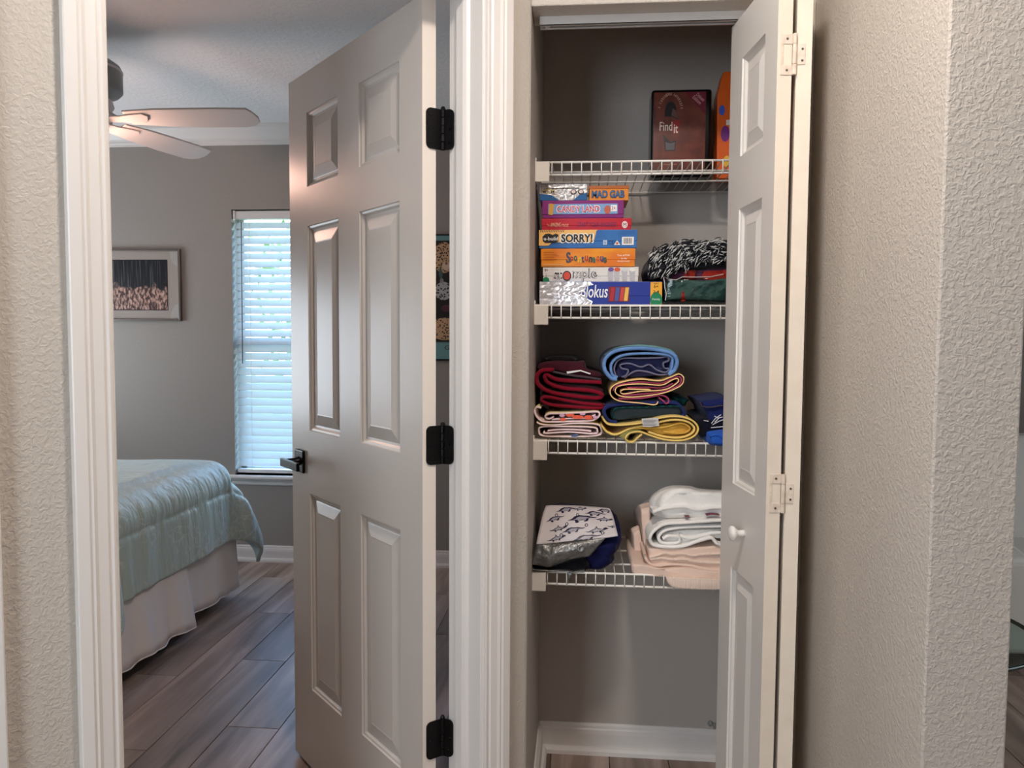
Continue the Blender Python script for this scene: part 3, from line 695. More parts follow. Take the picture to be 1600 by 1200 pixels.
t2 = towel('folded_sweatshirt', 'dark maroon folded cloth with a white tag on the burgundy blanket', 880, 2.05, z3)
lump('cloth_body', t2, crop2px([(110, 275), (130, 215), (300, 180), (560, 190), (655, 190), (690, 275), (850, 330), (870, 375), (600, 360), (300, 290)], *C1), 2.035, 2.31, c_mar, .014, seed=3)
lump('cloth_fold', t2, crop2px([(180, 175), (200, 135), (380, 122), (560, 135), (590, 180), (400, 188)], *C1), 2.07, 2.30, cloth('black_cloth', (24, 18, 20)), .012, seed=5)
tg = [onY(x, y, 2.026) for x, y in crop2px([(450, 305), (615, 286), (735, 325), (728, 338), (615, 300), (460, 330)], *C1)]
MB().prism([tuple(p) for p in tg], (0, .006, 0)).build('care_tag', flat('tag_white', (232, 230, 226), .6), t2)
# --- floral pair
c_fl = cloth('pink_floral_terry', (238, 214, 214)); c_cream = cloth('cream_terry', (238, 224, 160)); c_coral = cloth('coral_print', (236, 104, 78)); c_lil = cloth('lilac_print', (216, 170, 196))
t = towel('folded_towel', 'pale pink floral towel with coral blossoms under the burgundy blanket', 890, 2.0, z3)
p1 = crop2px([(150, 735), (105, 722), (78, 765), (105, 840), (200, 895), (480, 890), (740, 880), (835, 825), (815, 778), (650, 785), (400, 795), (250, 800), (200, 835), (240, 862), (300, 838)], *C1)
ribbon('fold', t, p1, 1.998, 2.31, .0052, (c_fl, c_cream, c_fl), seed=4)
ribbon('fold', t, crop2px([(280, 868), (500, 855), (700, 850), (790, 810)], *C1), 2.0, 2.30, .0048, (c_fl, c_fl, c_fl), seed=6)
for (x, y, rx, ry, mm) in ((410, 865, 36, 20, c_coral), (490, 812, 52, 22, c_coral), (585, 838, 70, 22, c_coral), (710, 842, 55, 26, c_coral), (400, 818, 34, 20, c_lil), (640, 800, 34, 16, c_lil), (780, 838, 34, 16, c_lil)):
    p = onY(*crop2px([(x, y)], *C1)[0], 1.9965); s_ = .00163/7.496
    MB().lathe([(1, 0), (.8, .0012)], (0, 0, 0), (0, -1, 0), 12)
    mb = MB(); mb.add([(p.x+rx*s_*cos(2*pi*k/12), p.y, p.z+ry*s_*sin(2*pi*k/12)) for k in range(12)] + [(p.x+rx*s_*cos(2*pi*k/12), p.y+.004, p.z+ry*s_*sin(2*pi*k/12)) for k in range(12)], [list(range(12))] + [[k, (k+1) % 12, 12+(k+1) % 12, 12+k] for k in range(12)]); mb.build('blossom', mm, t)
t = towel('folded_towel', 'pale pink and cream towel folded flat at the shelf front, bottom of its pile', 890, 1.995, z3)
ribbon('fold', t, crop2px([(100, 900), (160, 925), (300, 935), (520, 915), (790, 920), (855, 970), (850, 1040), (700, 1065), (400, 1068), (170, 1058), (128, 1010), (160, 955), (400, 950), (760, 960), (815, 1005), (770, 1035), (480, 1015), (210, 1030), (190, 1005)], *C1), 1.994, 2.30, .0046, (c_cream, c_fl, c_fl), seed=7)
ribbon('fold', t, crop2px([(230, 1000), (400, 985), (600, 990), (740, 1005)], *C1), 1.996, 2.29, .0050, (c_fl, c_fl, c_fl), seed=8)
lump('blue_motif', t, crop2px([(505, 1045), (580, 1040), (582, 1066), (510, 1070)], *C1), 1.9925, 2.0, cloth('slate_print', (90, 110, 150)), .002, wob=0)
# --- coloured pile
C2 = (930, 520, 6.0)
c_bl = cloth('blue_terry', (112, 152, 206), (14, srgb(98, 136, 188), (1, 1, 6))); c_bln = cloth('navy_terry', (54, 56, 96)); c_blg = cloth('grey_blue_binding', (112, 112, 140)); c_teal = cloth('teal_stripe', (108, 158, 160))
t = towel('rolled_towel', 'light blue towel rolled up on top of the coloured towel pile', 1000, 2.0, z3)
ribbon('fold', t, crop2px([(690, 395), (750, 345), (768, 260), (700, 185), (450, 145), (210, 165), (100, 240), (88, 340), (150, 425), (205, 432)], *C2), 2.0, 2.32, .0105, (c_bl, c_bln, c_bl), seed=9)
ribbon('fold', t, crop2px([(700, 375), (725, 300), (700, 215), (470, 195), (250, 215), (155, 290), (160, 390), (210, 420)], *C2), 2.003, 2.31, .0075, (c_bl, c_bln, c_bl), seed=10)
ribbon('fold', t, crop2px([(200, 415), (180, 330), (240, 245), (430, 240), (600, 235), (680, 225), (690, 262), (640, 285), (650, 330), (690, 340), (660, 372), (580, 350), (510, 300), (430, 322), (330, 290), (240, 300), (250, 335), (310, 350), (290, 400), (250, 415)], *C2), 2.008, 2.30, .0048, (c_bln, c_bln, c_blg), seed=11)
ribbon('fold', t, crop2px([(270, 425), (380, 360), (480, 365), (600, 395), (690, 385)], *C2), 2.012, 2.29, .005, (c_bln, c_bln, c_blg), seed=12)
lump('roll_core', t, crop2px([(170, 300), (300, 245), (650, 240), (690, 300), (640, 390), (300, 420), (190, 410)], *C2), 2.03, 2.28, c_bln, .008)
ribbon('stripe', t, crop2px([(100, 225), (220, 155), (450, 132), (690, 172), (760, 235)], *C2), 2.035, 2.06, .0125, (c_teal, c_teal, c_teal), seed=9, wob=0)
c_pk = cloth('magenta_terry', (176, 72, 112)); c_yl = cloth('butter_terry', (246, 188, 96)); c_yle = cloth('pale_yellow_hem', (250, 214, 150))
t = towel('folded_towel', 'magenta towel with yellow edge folded under the blue roll', 1005, 1.995, z3)
ribbon('fold', t, crop2px([(592, 645), (560, 676), (440, 662), (230, 640), (150, 590), (150, 520), (230, 470), (420, 437), (600, 452), (700, 420), (790, 388), (832, 430), (800, 500), (640, 565), (420, 600), (260, 600), (190, 560), (225, 500), (420, 480), (620, 492), (720, 445), (775, 430), (772, 470), (650, 535), (430, 550), (270, 575), (240, 548), (300, 530), (520, 535)], *C2), 1.994, 2.31, .0034, (c_yl, c_pk, c_yle), seed=13, n=6)
ribbon('fold', t, crop2px([(170, 545), (205, 495), (420, 462), (610, 474), (710, 435), (780, 410), (808, 440), (780, 495), (640, 550), (420, 578), (255, 585)], *C2), 1.998, 2.30, .0040, (c_pk, c_pk, c_pk), seed=14)
ribbon('fold', t, crop2px([(220, 620), (430, 615), (610, 588), (680, 612), (690, 648), (665, 665), (640, 640), (600, 610)], *C2), 1.996, 2.28, .0042, (c_pk, c_pk, c_pk), seed=15)
ribbon('fold', t, crop2px([(300, 515), (500, 512), (640, 515), (730, 475)], *C2), 2.0, 2.28, .0040, (c_pk, c_yl, c_pk), seed=16)
def plaid(name, base, c2, c3, scale):
    m = bpy.data.materials.new(name); m.use_nodes = True; t_ = m.node_tree; N = t_.nodes; L = t_.links; b = N['Principled BSDF']; b.inputs['Roughness'].default_value = .9; b.inputs['Specular IOR Level'].default_value = .2
    tc = N.new('ShaderNodeTexCoord')
    def wv(axis, sc_, lo):
        w_ = N.new('ShaderNodeTexWave'); w_.bands_direction = axis; w_.inputs['Scale'].default_value = sc_; L.new(tc.outputs['Object'], w_.inputs[0])
        r = N.new('ShaderNodeValToRGB'); r.color_ramp.interpolation = 'CONSTANT'; r.color_ramp.elements[0].color = (0, 0, 0, 1); r.color_ramp.elements[1].position = lo; r.color_ramp.elements[1].color = (1, 1, 1, 1)
        L.new(w_.outputs['Fac'], r.inputs[0]); return r.outputs[0]
    mx = N.new('ShaderNodeMix'); mx.data_type = 'RGBA'; mx.inputs['A'].default_value = srgb(*base); mx.inputs['B'].default_value = srgb(*c2); L.new(wv('X', scale, .55), mx.inputs['Factor'])
    m2 = N.new('ShaderNodeMix'); m2.data_type = 'RGBA'; m2.inputs['B'].default_value = srgb(*c3); L.new(mx.outputs['Result'], m2.inputs['A']); L.new(wv('Y', scale*.7, .7), m2.inputs['Factor'])
    L.new(m2.outputs['Result'], b.inputs['Base Color']); return m
c_gp = plaid('green_plaid', (16, 48, 52), (14, 74, 72), (28, 34, 66), 16); c_gd = cloth('dark_green_fleece', (44, 54, 60)); c_nv = cloth('navy_fleece', (34, 44, 100))
t = towel('folded_blanket', 'dark green and navy plaid blanket between magenta and yellow towels', 1005, 2.0, z3)
ribbon('fold', t, crop2px([(205, 840), (125, 825), (85, 745), (130, 690), (300, 668), (700, 655), (800, 690), (840, 760), (800, 785)], *C2), 2.0, 2.31, .0095, (c_nv, c_gp, c_nv), seed=17)
lump('fold_core', t, crop2px([(150, 790), (150, 740), (215, 695), (500, 690), (780, 690), (820, 740), (780, 775), (500, 790), (210, 822)], *C2), 2.004, 2.3, c_gd, .010, seed=2)
ribbon('fold', t, crop2px([(180, 800), (165, 750), (220, 705), (450, 700), (780, 690), (835, 745)], *C2), 2.0005, 2.3, .0050, (c_gp, c_gp, c_gp), seed=18)
lump('tucked_end', t, crop2px([(700, 640), (740, 600), (860, 618), (885, 632), (860, 660), (840, 690), (720, 672)], *C2), 2.05, 2.28, c_gp, .012, seed=4)
c_y2 = cloth('yellow_terry', (224, 184, 84), (20, srgb(212, 166, 70))); c_y3 = cloth('pale_yellow_terry', (236, 206, 120)); c_olive = cloth('olive_lining', (148, 142, 84))
t = towel('folded_towel', 'yellow towel with a printed tag sagging over the shelf edge', 1010, 1.978, z3)
ribbon('fold', t, crop2px([(70, 800), (120, 858), (230, 868), (430, 848), (640, 795), (800, 790), (920, 830), (968, 900), (930, 970), (820, 1010), (660, 1005), (520, 965), (420, 930), (330, 940), (285, 985), (310, 1022), (360, 1025), (400, 985), (440, 955)], *C2), 1.972, 2.30, .0050, (c_y3, c_y2, c_y3), seed=19)
ribbon('fold', t, crop2px([(60, 870), (110, 930), (200, 955), (330, 900), (480, 870), (700, 820), (850, 830), (930, 890), (900, 950), (800, 985), (640, 975), (500, 930)], *C2), 1.976, 2.30, .0062, (c_y2, c_y2, c_y3), seed=20)
ribbon('fold', t, crop2px([(250, 960), (330, 905), (480, 895), (640, 890), (800, 850), (880, 880), (880, 920), (800, 945), (640, 930)], *C2), 1.980, 2.29, .0060, (c_y2, c_y2, c_y2), seed=22)
lump('fold_core', t, crop2px([(420, 900), (640, 850), (820, 860), (890, 900), (820, 955), (640, 955), (500, 920)], *C2), 1.992, 2.27, c_y2, .006)
lump('underside', t, crop2px([(220, 975), (290, 925), (420, 915), (430, 935), (330, 950), (290, 1000)], *C2), 1.974, 2.2, c_olive, .004)
tg = [onY(x, y, 1.9685) for x, y in crop2px([(436, 806), (590, 796), (600, 872), (512, 884), (448, 880)], *C2)]
MB().prism([tuple(p) for p in tg], (0, .003, 0)).build('care_tag', flat('tag_grey', (205, 203, 200), .6), t)
for k in range(5):
    a = onY(*crop2px([(450, 818+k*12)], *C2)[0], 1.9683); b = onY(*crop2px([(580-(k % 3)*14, 812+k*12)], *C2)[0], 1.9683)
    MB().box((a.x, 1.968, a.z-.0007), (b.x, 1.9684, a.z+.0005)).build('tag_print', ink((110, 108, 110)), t)
# --- navy cloth at right, bright blue below
t = towel('folded_shirt', 'navy shirt with white line print at the right end of the shelf', 1115, 2.0, z3)
c_ny = cloth('navy_jersey', (26, 36, 92)); c_ny2 = cloth('black_navy_jersey', (14, 16, 34)); c_bb = cloth('bright_blue_jersey', (40, 92, 190))
lump('cloth_body', t, crop2px([(985, 645), (1100, 632), (1300, 625), (1300, 880), (1090, 880), (1050, 760), (1010, 700)], *C2), 2.0, 2.26, c_ny, .012, seed=6)
lump('cloth_fold', t, crop2px([(965, 815), (1060, 800), (1300, 830), (1300, 960), (1090, 960), (1010, 985), (985, 900)], *C2), 1.998, 2.26, c_ny2, .012, seed=7)
ribbon('collar', t, crop2px([(990, 655), (1010, 690), (1080, 700), (1180, 686), (1280, 690)], *C2), 1.992, 2.02, .003, (c_be, c_ny, c_be), seed=23, wob=0)
wht = ink((226, 226, 230))
for pts in ([(1090, 850), (1130, 800), (1180, 768)], [(1100, 862), (1160, 830), (1200, 815)], [(1118, 780), (1150, 800), (1195, 790)], [(1018, 822), (1062, 830)], [(1085, 890), (1140, 885), (1200, 880)], [(1120, 840), (1160, 800)]):
    mb = MB(); mb.tube([tuple(onY(x, y, 1.9955)) for x, y in crop2px(pts, *C2)], .0012, 5); mb.build('line_print', wht, t)
t = towel('folded_shirt', 'bright blue cloth under the navy shirt, hanging over the shelf lip', 1115, 1.985, z3)
lump('cloth_body', t, crop2px([(1058, 960), (1090, 935), (1300, 925), (1300, 1060), (1130, 1062), (1070, 1040)], *C2), 1.968, 2.24, c_bb, .012, seed=8)
ribbon('fold', t, crop2px([(1075, 975), (1150, 960), (1200, 985), (1290, 960)], *C2), 1.966, 2.1, .003, (c_bb, c_ny, c_bb), seed=24)

# ------------------------------------------------------------------ second shelf right: fringed throw on wrapped plaid
C3 = (1000, 355, 9.6)
z2 = Z2+TOP
t = towel('wrapped_blanket', 'green and red plaid blanket folded inside clear plastic', 1090, 2.0, z2, 'blanket', 'blankets on the second shelf')
c_wg = cloth('deep_green_wool', (62, 92, 84), (24, srgb(52, 80, 74))); c_wr = cloth('brick_red_wool', (150, 40, 30)); c_wm = cloth('plum_wool', (78, 40, 62))
lump('blanket_body', t, crop2px([(350, 1105), (345, 900), (385, 815), (600, 775), (1000, 790), (1500, 760), (1500, 1105), (900, 1110)], *C3), 2.0, 2.33, c_wg, .02, seed=9)
lump('upper_fold', t, crop2px([(370, 790), (420, 700), (640, 660), (850, 640), (1500, 610), (1500, 775), (1000, 800), (640, 790)], *C3), 2.01, 2.33, c_wm, .015, seed=10)
for a_, b_ in ((650, 845), (945, 1500)): lump('red_check', t, crop2px([(a_, 655), (b_, 640), (b_, 782), (a_, 785)], *C3), 2.006, 2.31, c_wr, .008, seed=11)
lump('red_check', t, crop2px([(625, 960), (665, 975), (690, 1100), (610, 1102)], *C3), 1.9985, 2.02, c_wr, .004, wob=.001)
M_film = bpy.data.materials.new('clear_film'); M_film.use_nodes = True
_n = M_film.node_tree.nodes; _l = M_film.node_tree.links; _n.remove(_n['Principled BSDF'])
_tr = _n.new('ShaderNodeBsdfTransparent'); _gl = _n.new('ShaderNodeBsdfGlossy'); _gl.inputs['Roughness'].default_value = .12; _mx = _n.new('ShaderNodeMixShader'); _fr = _n.new('ShaderNodeFresnel'); _fr.inputs[0].default_value = 1.45
_tc = _n.new('ShaderNodeTexCoord'); _nz = _n.new('ShaderNodeTexNoise'); _nz.inputs['Scale'].default_value = 26; _bp = _n.new('ShaderNodeBump'); _bp.inputs['Strength'].default_value = .9; _bp.inputs['Distance'].default_value = .01
_l.new(_tc.outputs['Object'], _nz.inputs['Vector']); _l.new(_nz.outputs[0], _bp.inputs['Height']); _l.new(_bp.outputs[0], _gl.inputs['Normal']); _l.new(_bp.outputs[0], _fr.inputs['Normal'])
_l.new(_fr.outputs[0], _mx.inputs[0]); _l.new(_tr.outputs[0], _mx.inputs[1]); _l.new(_gl.outputs[0], _mx.inputs[2]); _l.new(_mx.outputs[0], _n['Material Output'].inputs[0])
lump('plastic_wrap', t, crop2px([(335, 1108), (325, 880), (345, 730), (500, 780), (640, 745), (900, 750), (1500, 700), (1500, 1108), (900, 1112)], *C3), 1.994, 2.335, M_film, .02, wob=.006, seed=12)
M_seam = flat('film_seam', (190, 182, 178), .3)
mb = MB().tube([tuple(onY(x, y, 1.992)) for x, y in crop2px([(345, 735), (365, 800), (372, 900), (395, 1000), (380, 1100)], *C3)], .0014, 5); mb.build('film_seam', M_seam, t)
mb = MB().tube([tuple(onY(x, y, 1.993)) for x, y in crop2px([(360, 745), (440, 780), (540, 790), (640, 745), (820, 748), (1050, 745), (1250, 705)], *C3)], .0011, 5); mb.build('film_seam', M_seam, t)
t = towel('fringed_throw', 'black and white fringed knit throw heaped on the wrapped blanket', 1080, 2.0, z2, 'blanket', 'blankets on the second shelf')
c_kn = cloth('charcoal_knit', (36, 36, 42)); c_wk = cloth('white_grey_yarn', (196, 196, 194)); c_bk = cloth('black_yarn', (26, 27, 34))
OUT = [(170, 720), (150, 560), (200, 400), (350, 310), (560, 230), (780, 180), (1000, 210), (1300, 170), (1500, 200), (1500, 610), (1000, 620), (640, 650), (420, 680), (340, 700), (260, 745)]
lump('throw_body', t, crop2px(OUT, *C3), 2.005, 2.32, c_kn, .03, seed=13)
ribbon('knit_border', t, crop2px([(600, 520), (760, 510), (1000, 505), (1300, 480)], *C3), 1.996, 2.2, .006, (c_wk, c_kn, c_wk), seed=25)
mb1 = MB(); mb2 = MB(); rg = random.Random(4)
for k in range(900):
    x = rg.uniform(150, 1330); top = 330 - 165*sin(min(1, (x-110)/700)*pi/2) + 16*sin(x*.02)
    y = top + (rg.random()**.8)*((600 if x > 520 else 690)-top)
    L_ = rg.uniform(70, 150); ang = radians(rg.gauss(135 if x < 700 else 158, 14 if x < 700 else 30))
    if x > 740 and 490 < y < 600: continue
    pts = []; cx, cy = x, y; bend = rg.gauss(-.10, .12)
    for j in range(6):
        pts.append((cx, cy)); cx += L_/5*cos(ang); cy += L_/5*sin(ang); ang += bend
    if any(p[0] < 105 or p[1] > 790 for p in pts): continue
    d0 = 1.990 + .035*max(0, 1-(y-top)/130) + rg.uniform(-.006, .006)
    P3 = [onY(px_, py_, d0 - .005*sin(j*pi/5)) for j, (px_, py_) in enumerate(crop2px(pts, *C3))]
    r0_ = rg.uniform(.0008, .0014)
    (mb1 if rg.random() < .46 else mb2).tube([tuple(p) for p in P3], [r0_, r0_*1.2, r0_*1.2, r0_*1.1, r0_, r0_*.5], 4)
tag(mb1.build('fringe_white', c_wk, t, smooth=True), kind='stuff'); tag(mb2.build('fringe_black', c_bk, t, smooth=True), kind='stuff')

# ------------------------------------------------------------------ bottom shelf: dinosaur print bag
C4 = (820, 770, 7.5)
t = towel('drawstring_bag', 'white dinosaur print bag with silver lining and navy back, folded', 895, 1.985, z4, 'bag', 'things on the lowest shelf')
c_nvb = cloth('navy_canvas', (10, 14, 62), rough=.8); c_pr = cloth('white_print_cloth', (214, 206, 206), rough=.8); M_silver = mat('silver_lining', srgb(128, 128, 126), .40, .75, bump=(24, 1.0, .014, None, 3))
lump('bag_body', t, crop2px([(130, 900), (160, 700), (300, 620), (700, 570), (1050, 560), (1135, 600), (1110, 700), (1050, 760), (1050, 840), (960, 900), (860, 930), (500, 905)], *C4), 2.008, 2.32, c_nvb, .03, seed=14, rise=.45, slump=.12)
lump('bag_side', t, crop2px([(240, 220), (320, 125), (560, 122), (960, 165), (1060, 260), (1090, 420), (1120, 560), (1000, 600), (400, 600), (200, 560)], *C4), 2.115, 2.30, c_nvb, .02, seed=24, slump=.35)
def quadpatch(c, d):
    """bilinear patch on four pixel corners with depths; bulging towards the viewer"""
    P = [onY(*crop2px([c[i]], *C4)[0], d[i]) for i in range(4)]
    def fn(u, v, l=0):
        a = P[0].lerp(P[1], u); b = P[3].lerp(P[2], u); p = a.lerp(b, v)
        return p + Vector((0, -1, .35)).normalized()*(.016*sin(pi*u)*sin(pi*v) + l + .0022*mnoise.noise((u*5, v*7, 2)))
    return fn
fp0 = quadpatch([(130, 625), (1095, 520), (1010, 170), (235, 130)], [1.992, 1.992, 2.100, 2.100])
def fp(u, v, l=0):
    a = 2*u-1; b = 2*v-1; return fp0(.5+.5*a*math.sqrt(1-.10*b*b*max(0, b)), .5+.5*b*math.sqrt(1-.16*a*a), l)
mb = MB().grid(26, 16, lambda u, v: fp(u, v)); mb.build('print_panel', c_pr, t, smooth=True, solid=.002)
DINO = [[(0, .0), (.9, .35), (1.5, .9), (2.4, 1.15), (3.4, .95), (4.2, .9), (5.4, .45), (6.2, .5), (5.5, .2), (4.5, .3), (4.3, .1), (4.0, -.5), (3.4, -.6), (3.3, -.1), (2.3, -.2), (2.2, -.7), (1.6, -.7), (1.5, -.1), (.8, .0)],
        [(0, .3), (.8, .2), (1.4, .5), (2.2, .8), (2.5, 1.5), (2.8, .8), (3.6, .6), (4.4, .9), (4.9, .5), (4.2, .2), (3.4, .0), (3.2, -.5), (2.8, -.1), (2.0, -.2), (1.6, -.6), (1.4, 0), (.7, 0)]]
dk = ink((44, 40, 66)); gr = ink((168, 164, 174))
rg = random.Random(9)
for k, (u0, v0, s_, sh, rot) in enumerate([(.36, .60, .046, 0, .12), (.10, .36, .034, 1, .25), (.30, .30, .034, 0, .2), (.56, .25, .042, 1, .05), (.70, .58, .036, 1, -.2), (.06, .62, .030, 0, .4), (.40, .90, .030, 1, .1), (.18, .86, .034, 0, .25), (.08, .12, .036, 1, .3), (.60, .76, .034, 0, -.1), (.86, .34, .030, 1, -.25), (.44, .06, .040, 0, .1), (.78, .88, .030, 0, 0)]):
    s_ *= 1.5
    for sc2, mm, lf in ((1.0, dk, .0022), (.62, gr, .0030)):
        cx = sum(p[0] for p in DINO[sh])/len(DINO[sh]); cy = sum(p[1] for p in DINO[sh])/len(DINO[sh]); pts = []
        for (a, b) in DINO[sh]:
            a = (a-cx)*sc2*s_; b = (b-cy)*sc2*s_*1.7
            uu = u0 + s_*3 + a*cos(rot) - b*sin(rot)*.5; vv = v0 + a*sin(rot) + b*cos(rot); pts.append(fp(min(.985, max(.01, uu)), min(.985, max(.01, vv)), lf))
        MB().add(pts, [list(range(len(pts)))]).build('dinosaur_print', mm, t)
for (u0, v0) in ((.36, .47), (.30, .20), (.62, .42), (.20, .72), (.82, .16), (.50, .72)):
    MB().tube([tuple(fp(u0+.018*cos(q*pi/5), v0+.038*sin(q*pi/5), .0022)) for q in range(11)], .0009, 4, cap=False).build('egg_print', dk, t)
fs_ = quadpatch([(70, 835), (760, 745), (950, 525), (140, 610)], [1.968, 1.976, 1.984, 1.978])
fs2 = lambda u, v: fs_(u, v) + Vector((0, -.006*math.exp(-((u-.30)/.08)**2)*(1-v), -.012*math.exp(-((u-.35)/.25)**2)*(1-v)))
MB().grid(24, 12, fs2).build('silver_flap', M_silver, t, smooth=True, solid=.0015)
pg = onY(*crop2px([(655, 655)], *C4)[0], 1.962); MB().lathe([(.010, 0), (.010, .002), (.0065, .0035), (.004, .0025), (.002, .002)], pg, (0, -1, .3), 18).build('grommet', M_silver, t, smooth=True)
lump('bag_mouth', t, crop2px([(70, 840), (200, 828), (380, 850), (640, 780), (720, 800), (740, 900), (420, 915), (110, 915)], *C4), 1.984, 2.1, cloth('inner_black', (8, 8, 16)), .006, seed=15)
ribbon('lower_rim', t, crop2px([(62, 845), (115, 905), (300, 915), (500, 925), (560, 935), (700, 915)], *C4), 1.970, 2.05, .0026, (M_silver, M_silver, M_silver), seed=26, wob=0)
lump('strap_end', t, crop2px([(505, 925), (560, 930), (545, 970), (515, 1020), (508, 1040), (500, 985)], *C4), 1.970, 1.977, M_silver, .002, wob=0)

# ------------------------------------------------------------------ bottom shelf: white and peach blankets
C5 = (960, 740, 6.316)
c_wh = cloth('white_fleece', (246, 244, 240), None, .95, (260, .5, .002, None, 3)); c_ph = cloth('peach_cotton', (232, 206, 190), None, .9, (500, .35, .001, None, 2)); c_phr = mat('peach_rib', srgb(236, 214, 198), .9, bump=(330, .8, .002, (1, .02, .02), 0), spec=.2)
t = towel('folded_blanket', 'fluffy white blanket rolled on top of the peach blankets', 1080, 2.0, z4, 'blanket', 'things on the lowest shelf')
lump('upper_bulk', t, crop2px([(365, 400), (365, 280), (440, 180), (590, 115), (760, 120), (880, 160), (1300, 190), (1300, 470), (700, 470), (450, 470)], *C5), 2.03, 2.24, c_wh, .05, seed=16, wob=.008, slump=.20, taper=.22)
ribbon('fold', t, crop2px([(1300, 455), (1000, 470), (700, 490), (500, 505), (385, 575), (352, 650), (390, 712), (520, 728), (680, 722), (850, 665), (960, 640), (1010, 690), (1080, 720)], *C5), 2.0, 2.33, .0088, (c_wh, c_wh, c_wh), seed=27, wob=.006)
ribbon('fold', t, crop2px([(1300, 520), (1000, 525), (700, 535), (520, 560), (445, 620), (460, 680), (560, 695), (640, 680), (630, 630), (540, 620), (480, 650)], *C5), 2.006, 2.33, .0085, (c_wh, c_wh, c_wh), seed=28, wob=.006)
ribbon('fold', t, crop2px([(640, 610), (740, 640), (850, 620), (1000, 590), (1300, 600)], *C5), 2.01, 2.33, .010, (c_wh, c_wh, c_wh), seed=29)
lump('roll_core', t, crop2px([(470, 600), (700, 560), (1300, 560), (1300, 640), (900, 640), (700, 690), (500, 690)], *C5), 2.022, 2.31, c_wh, .01, seed=17)
ribbon('fold', t, crop2px([(380, 380), (500, 345), (690, 330), (820, 360), (1000, 340), (1300, 350)], *C5), 2.018, 2.09, .010, (c_wh, c_wh, c_wh), seed=30, wob=.006)
ribbon('red_stitching', t, crop2px([(700, 432), (745, 432)], *C5), 2.008, 2.02, .0012, (ink((130, 40, 60)),)*3, seed=2, wob=0)
ribbon('red_stitching', t, crop2px([(910, 415), (970, 405), (1040, 412)], *C5), 2.008, 2.02, .0012, (ink((130, 40, 60)),)*3, seed=2, wob=0)
t = towel('folded_blanket', 'peach ribbed blanket folded in several layers under the white one', 1080, 1.99, z4, 'blanket', 'things on the lowest shelf')
lump('fold_core', t, crop2px([(335, 740), (700, 735), (1300, 730), (1300, 960), (900, 950), (500, 920), (400, 935), (345, 890)], *C5), 2.004, 2.33, c_ph, .012, seed=18)
ribbon('fold', t, crop2px([(345, 830), (420, 815), (500, 788), (570, 800), (680, 795), (780, 815), (900, 800), (1300, 790)], *C5), 1.997, 2.3, .0070, (c_ph, c_ph, c_phr), seed=31)
ribbon('fold', t, crop2px([(350, 850), (460, 840), (560, 850), (700, 850), (850, 880), (1300, 900)], *C5), 1.996, 2.3, .0080, (c_phr, c_phr, c_phr), seed=32)
ribbon('fold', t, crop2px([(300, 800), (310, 840), (350, 890), (420, 915), (560, 900), (760, 915), (950, 950), (1300, 950)], *C5), 1.995, 2.3, .0080, (c_ph, c_ph, c_ph), seed=33)
lump('standing_fold', t, crop2px([(250, 300), (300, 285), (365, 290), (360, 500), (345, 740), (330, 900), (300, 850), (285, 720), (262, 480)], *C5), 2.10, 2.33, c_ph, .02, seed=19, slump=.3)
t = towel('folded_blanket', 'smooth peach blanket lying lowest with a ribbed end hanging over the wire lip', 1080, 1.985, z4, 'blanket', 'things on the lowest shelf')
lump('blanket_body', t, crop2px([(172, 960), (190, 900), (330, 910), (450, 945), (700, 935), (1000, 970), (1300, 980), (1300, 1060), (1000, 1060), (700, 1030), (400, 1020), (200, 1000)], *C5), 1.982, 2.34, c_ph, .012, seed=20)
lump('side_fold', t, crop2px([(168, 540), (200, 520), (255, 520), (285, 720), (330, 860), (330, 920), (190, 950), (180, 760)], *C5), 2.12, 2.34, c_ph, .03, seed=21, slump=.3)
lump('hanging_end', t, crop2px([(512, 1040), (540, 1025), (800, 1035), (1300, 1065), (1300, 1140), (1000, 1148), (700, 1138), (580, 1125), (530, 1090)], *C5), 1.964, 1.985, c_phr, .006, seed=22, wob=.001)

# small clear bumper above the closet baseboard
t = thing('door_bumper', 'small clear plastic bumper stuck above the closet baseboard', 'bumper', (onY(1110, 1130, BACK).x, BACK-.012, .095))
M_clear = mat('clear_plastic', srgb(220, 220, 216), .15, trans=.7)
p = WM[t.name].translation
MB().lathe([(.009, 0), (.009, .003), (.005, .008)], (p.x, BACK-.0005, .108), (0, -1, 0), 16).build('pad', M_clear, t, smooth=True); MB().box((p.x+.008, BACK-.008, .093), (p.x+.014, BACK-.001, .112)).build('tab', M_clear, t, bevel=.001)

# ================================================================== bedroom
# ---- window, sill, blind
win = thing('window_1', kind='structure', loc=(wx0, YB, wz0))
M_frame = mat('window_vinyl', srgb(226, 226, 224), .4)
yw = YB+.085
for nm, a, b in (('frame', (wx0, yw, wz0), (wx0+.035, yw+.05, wz1)), ('frame', (wx1-.035, yw, wz0), (wx1, yw+.05, wz1)), ('frame', (wx0, yw, wz1-.035), (wx1, yw+.05, wz1)), ('frame', (wx0, yw, wz0), (wx1, yw+.05, wz0+.035)), ('meeting_rail', (wx0+.03, yw-.005, 1.24), (wx1-.03, yw+.045, 1.285))):
    MB().box(a, b).build(nm, M_frame, win, bevel=.003)
M_glass = bpy.data.materials.new('window_glass'); M_glass.use_nodes = True
_n = M_glass.node_tree.nodes; _l = M_glass.node_tree.links; _n.remove(_n['Principled BSDF'])
_tr = _n.new('ShaderNodeBsdfTransparent'); _tr.inputs[0].default_value = (.93, .97, .96, 1); _gl = _n.new('ShaderNodeBsdfGlossy'); _gl.inputs['Roughness'].default_value = .02; _mx = _n.new('ShaderNodeMixShader'); _fr = _n.new('ShaderNodeLayerWeight'); _pw = _n.new('ShaderNodeMath'); _pw.operation = 'POWER'; _pw.inputs[1].default_value = 5; _l.new(_fr.outputs['Facing'], _pw.inputs[0])
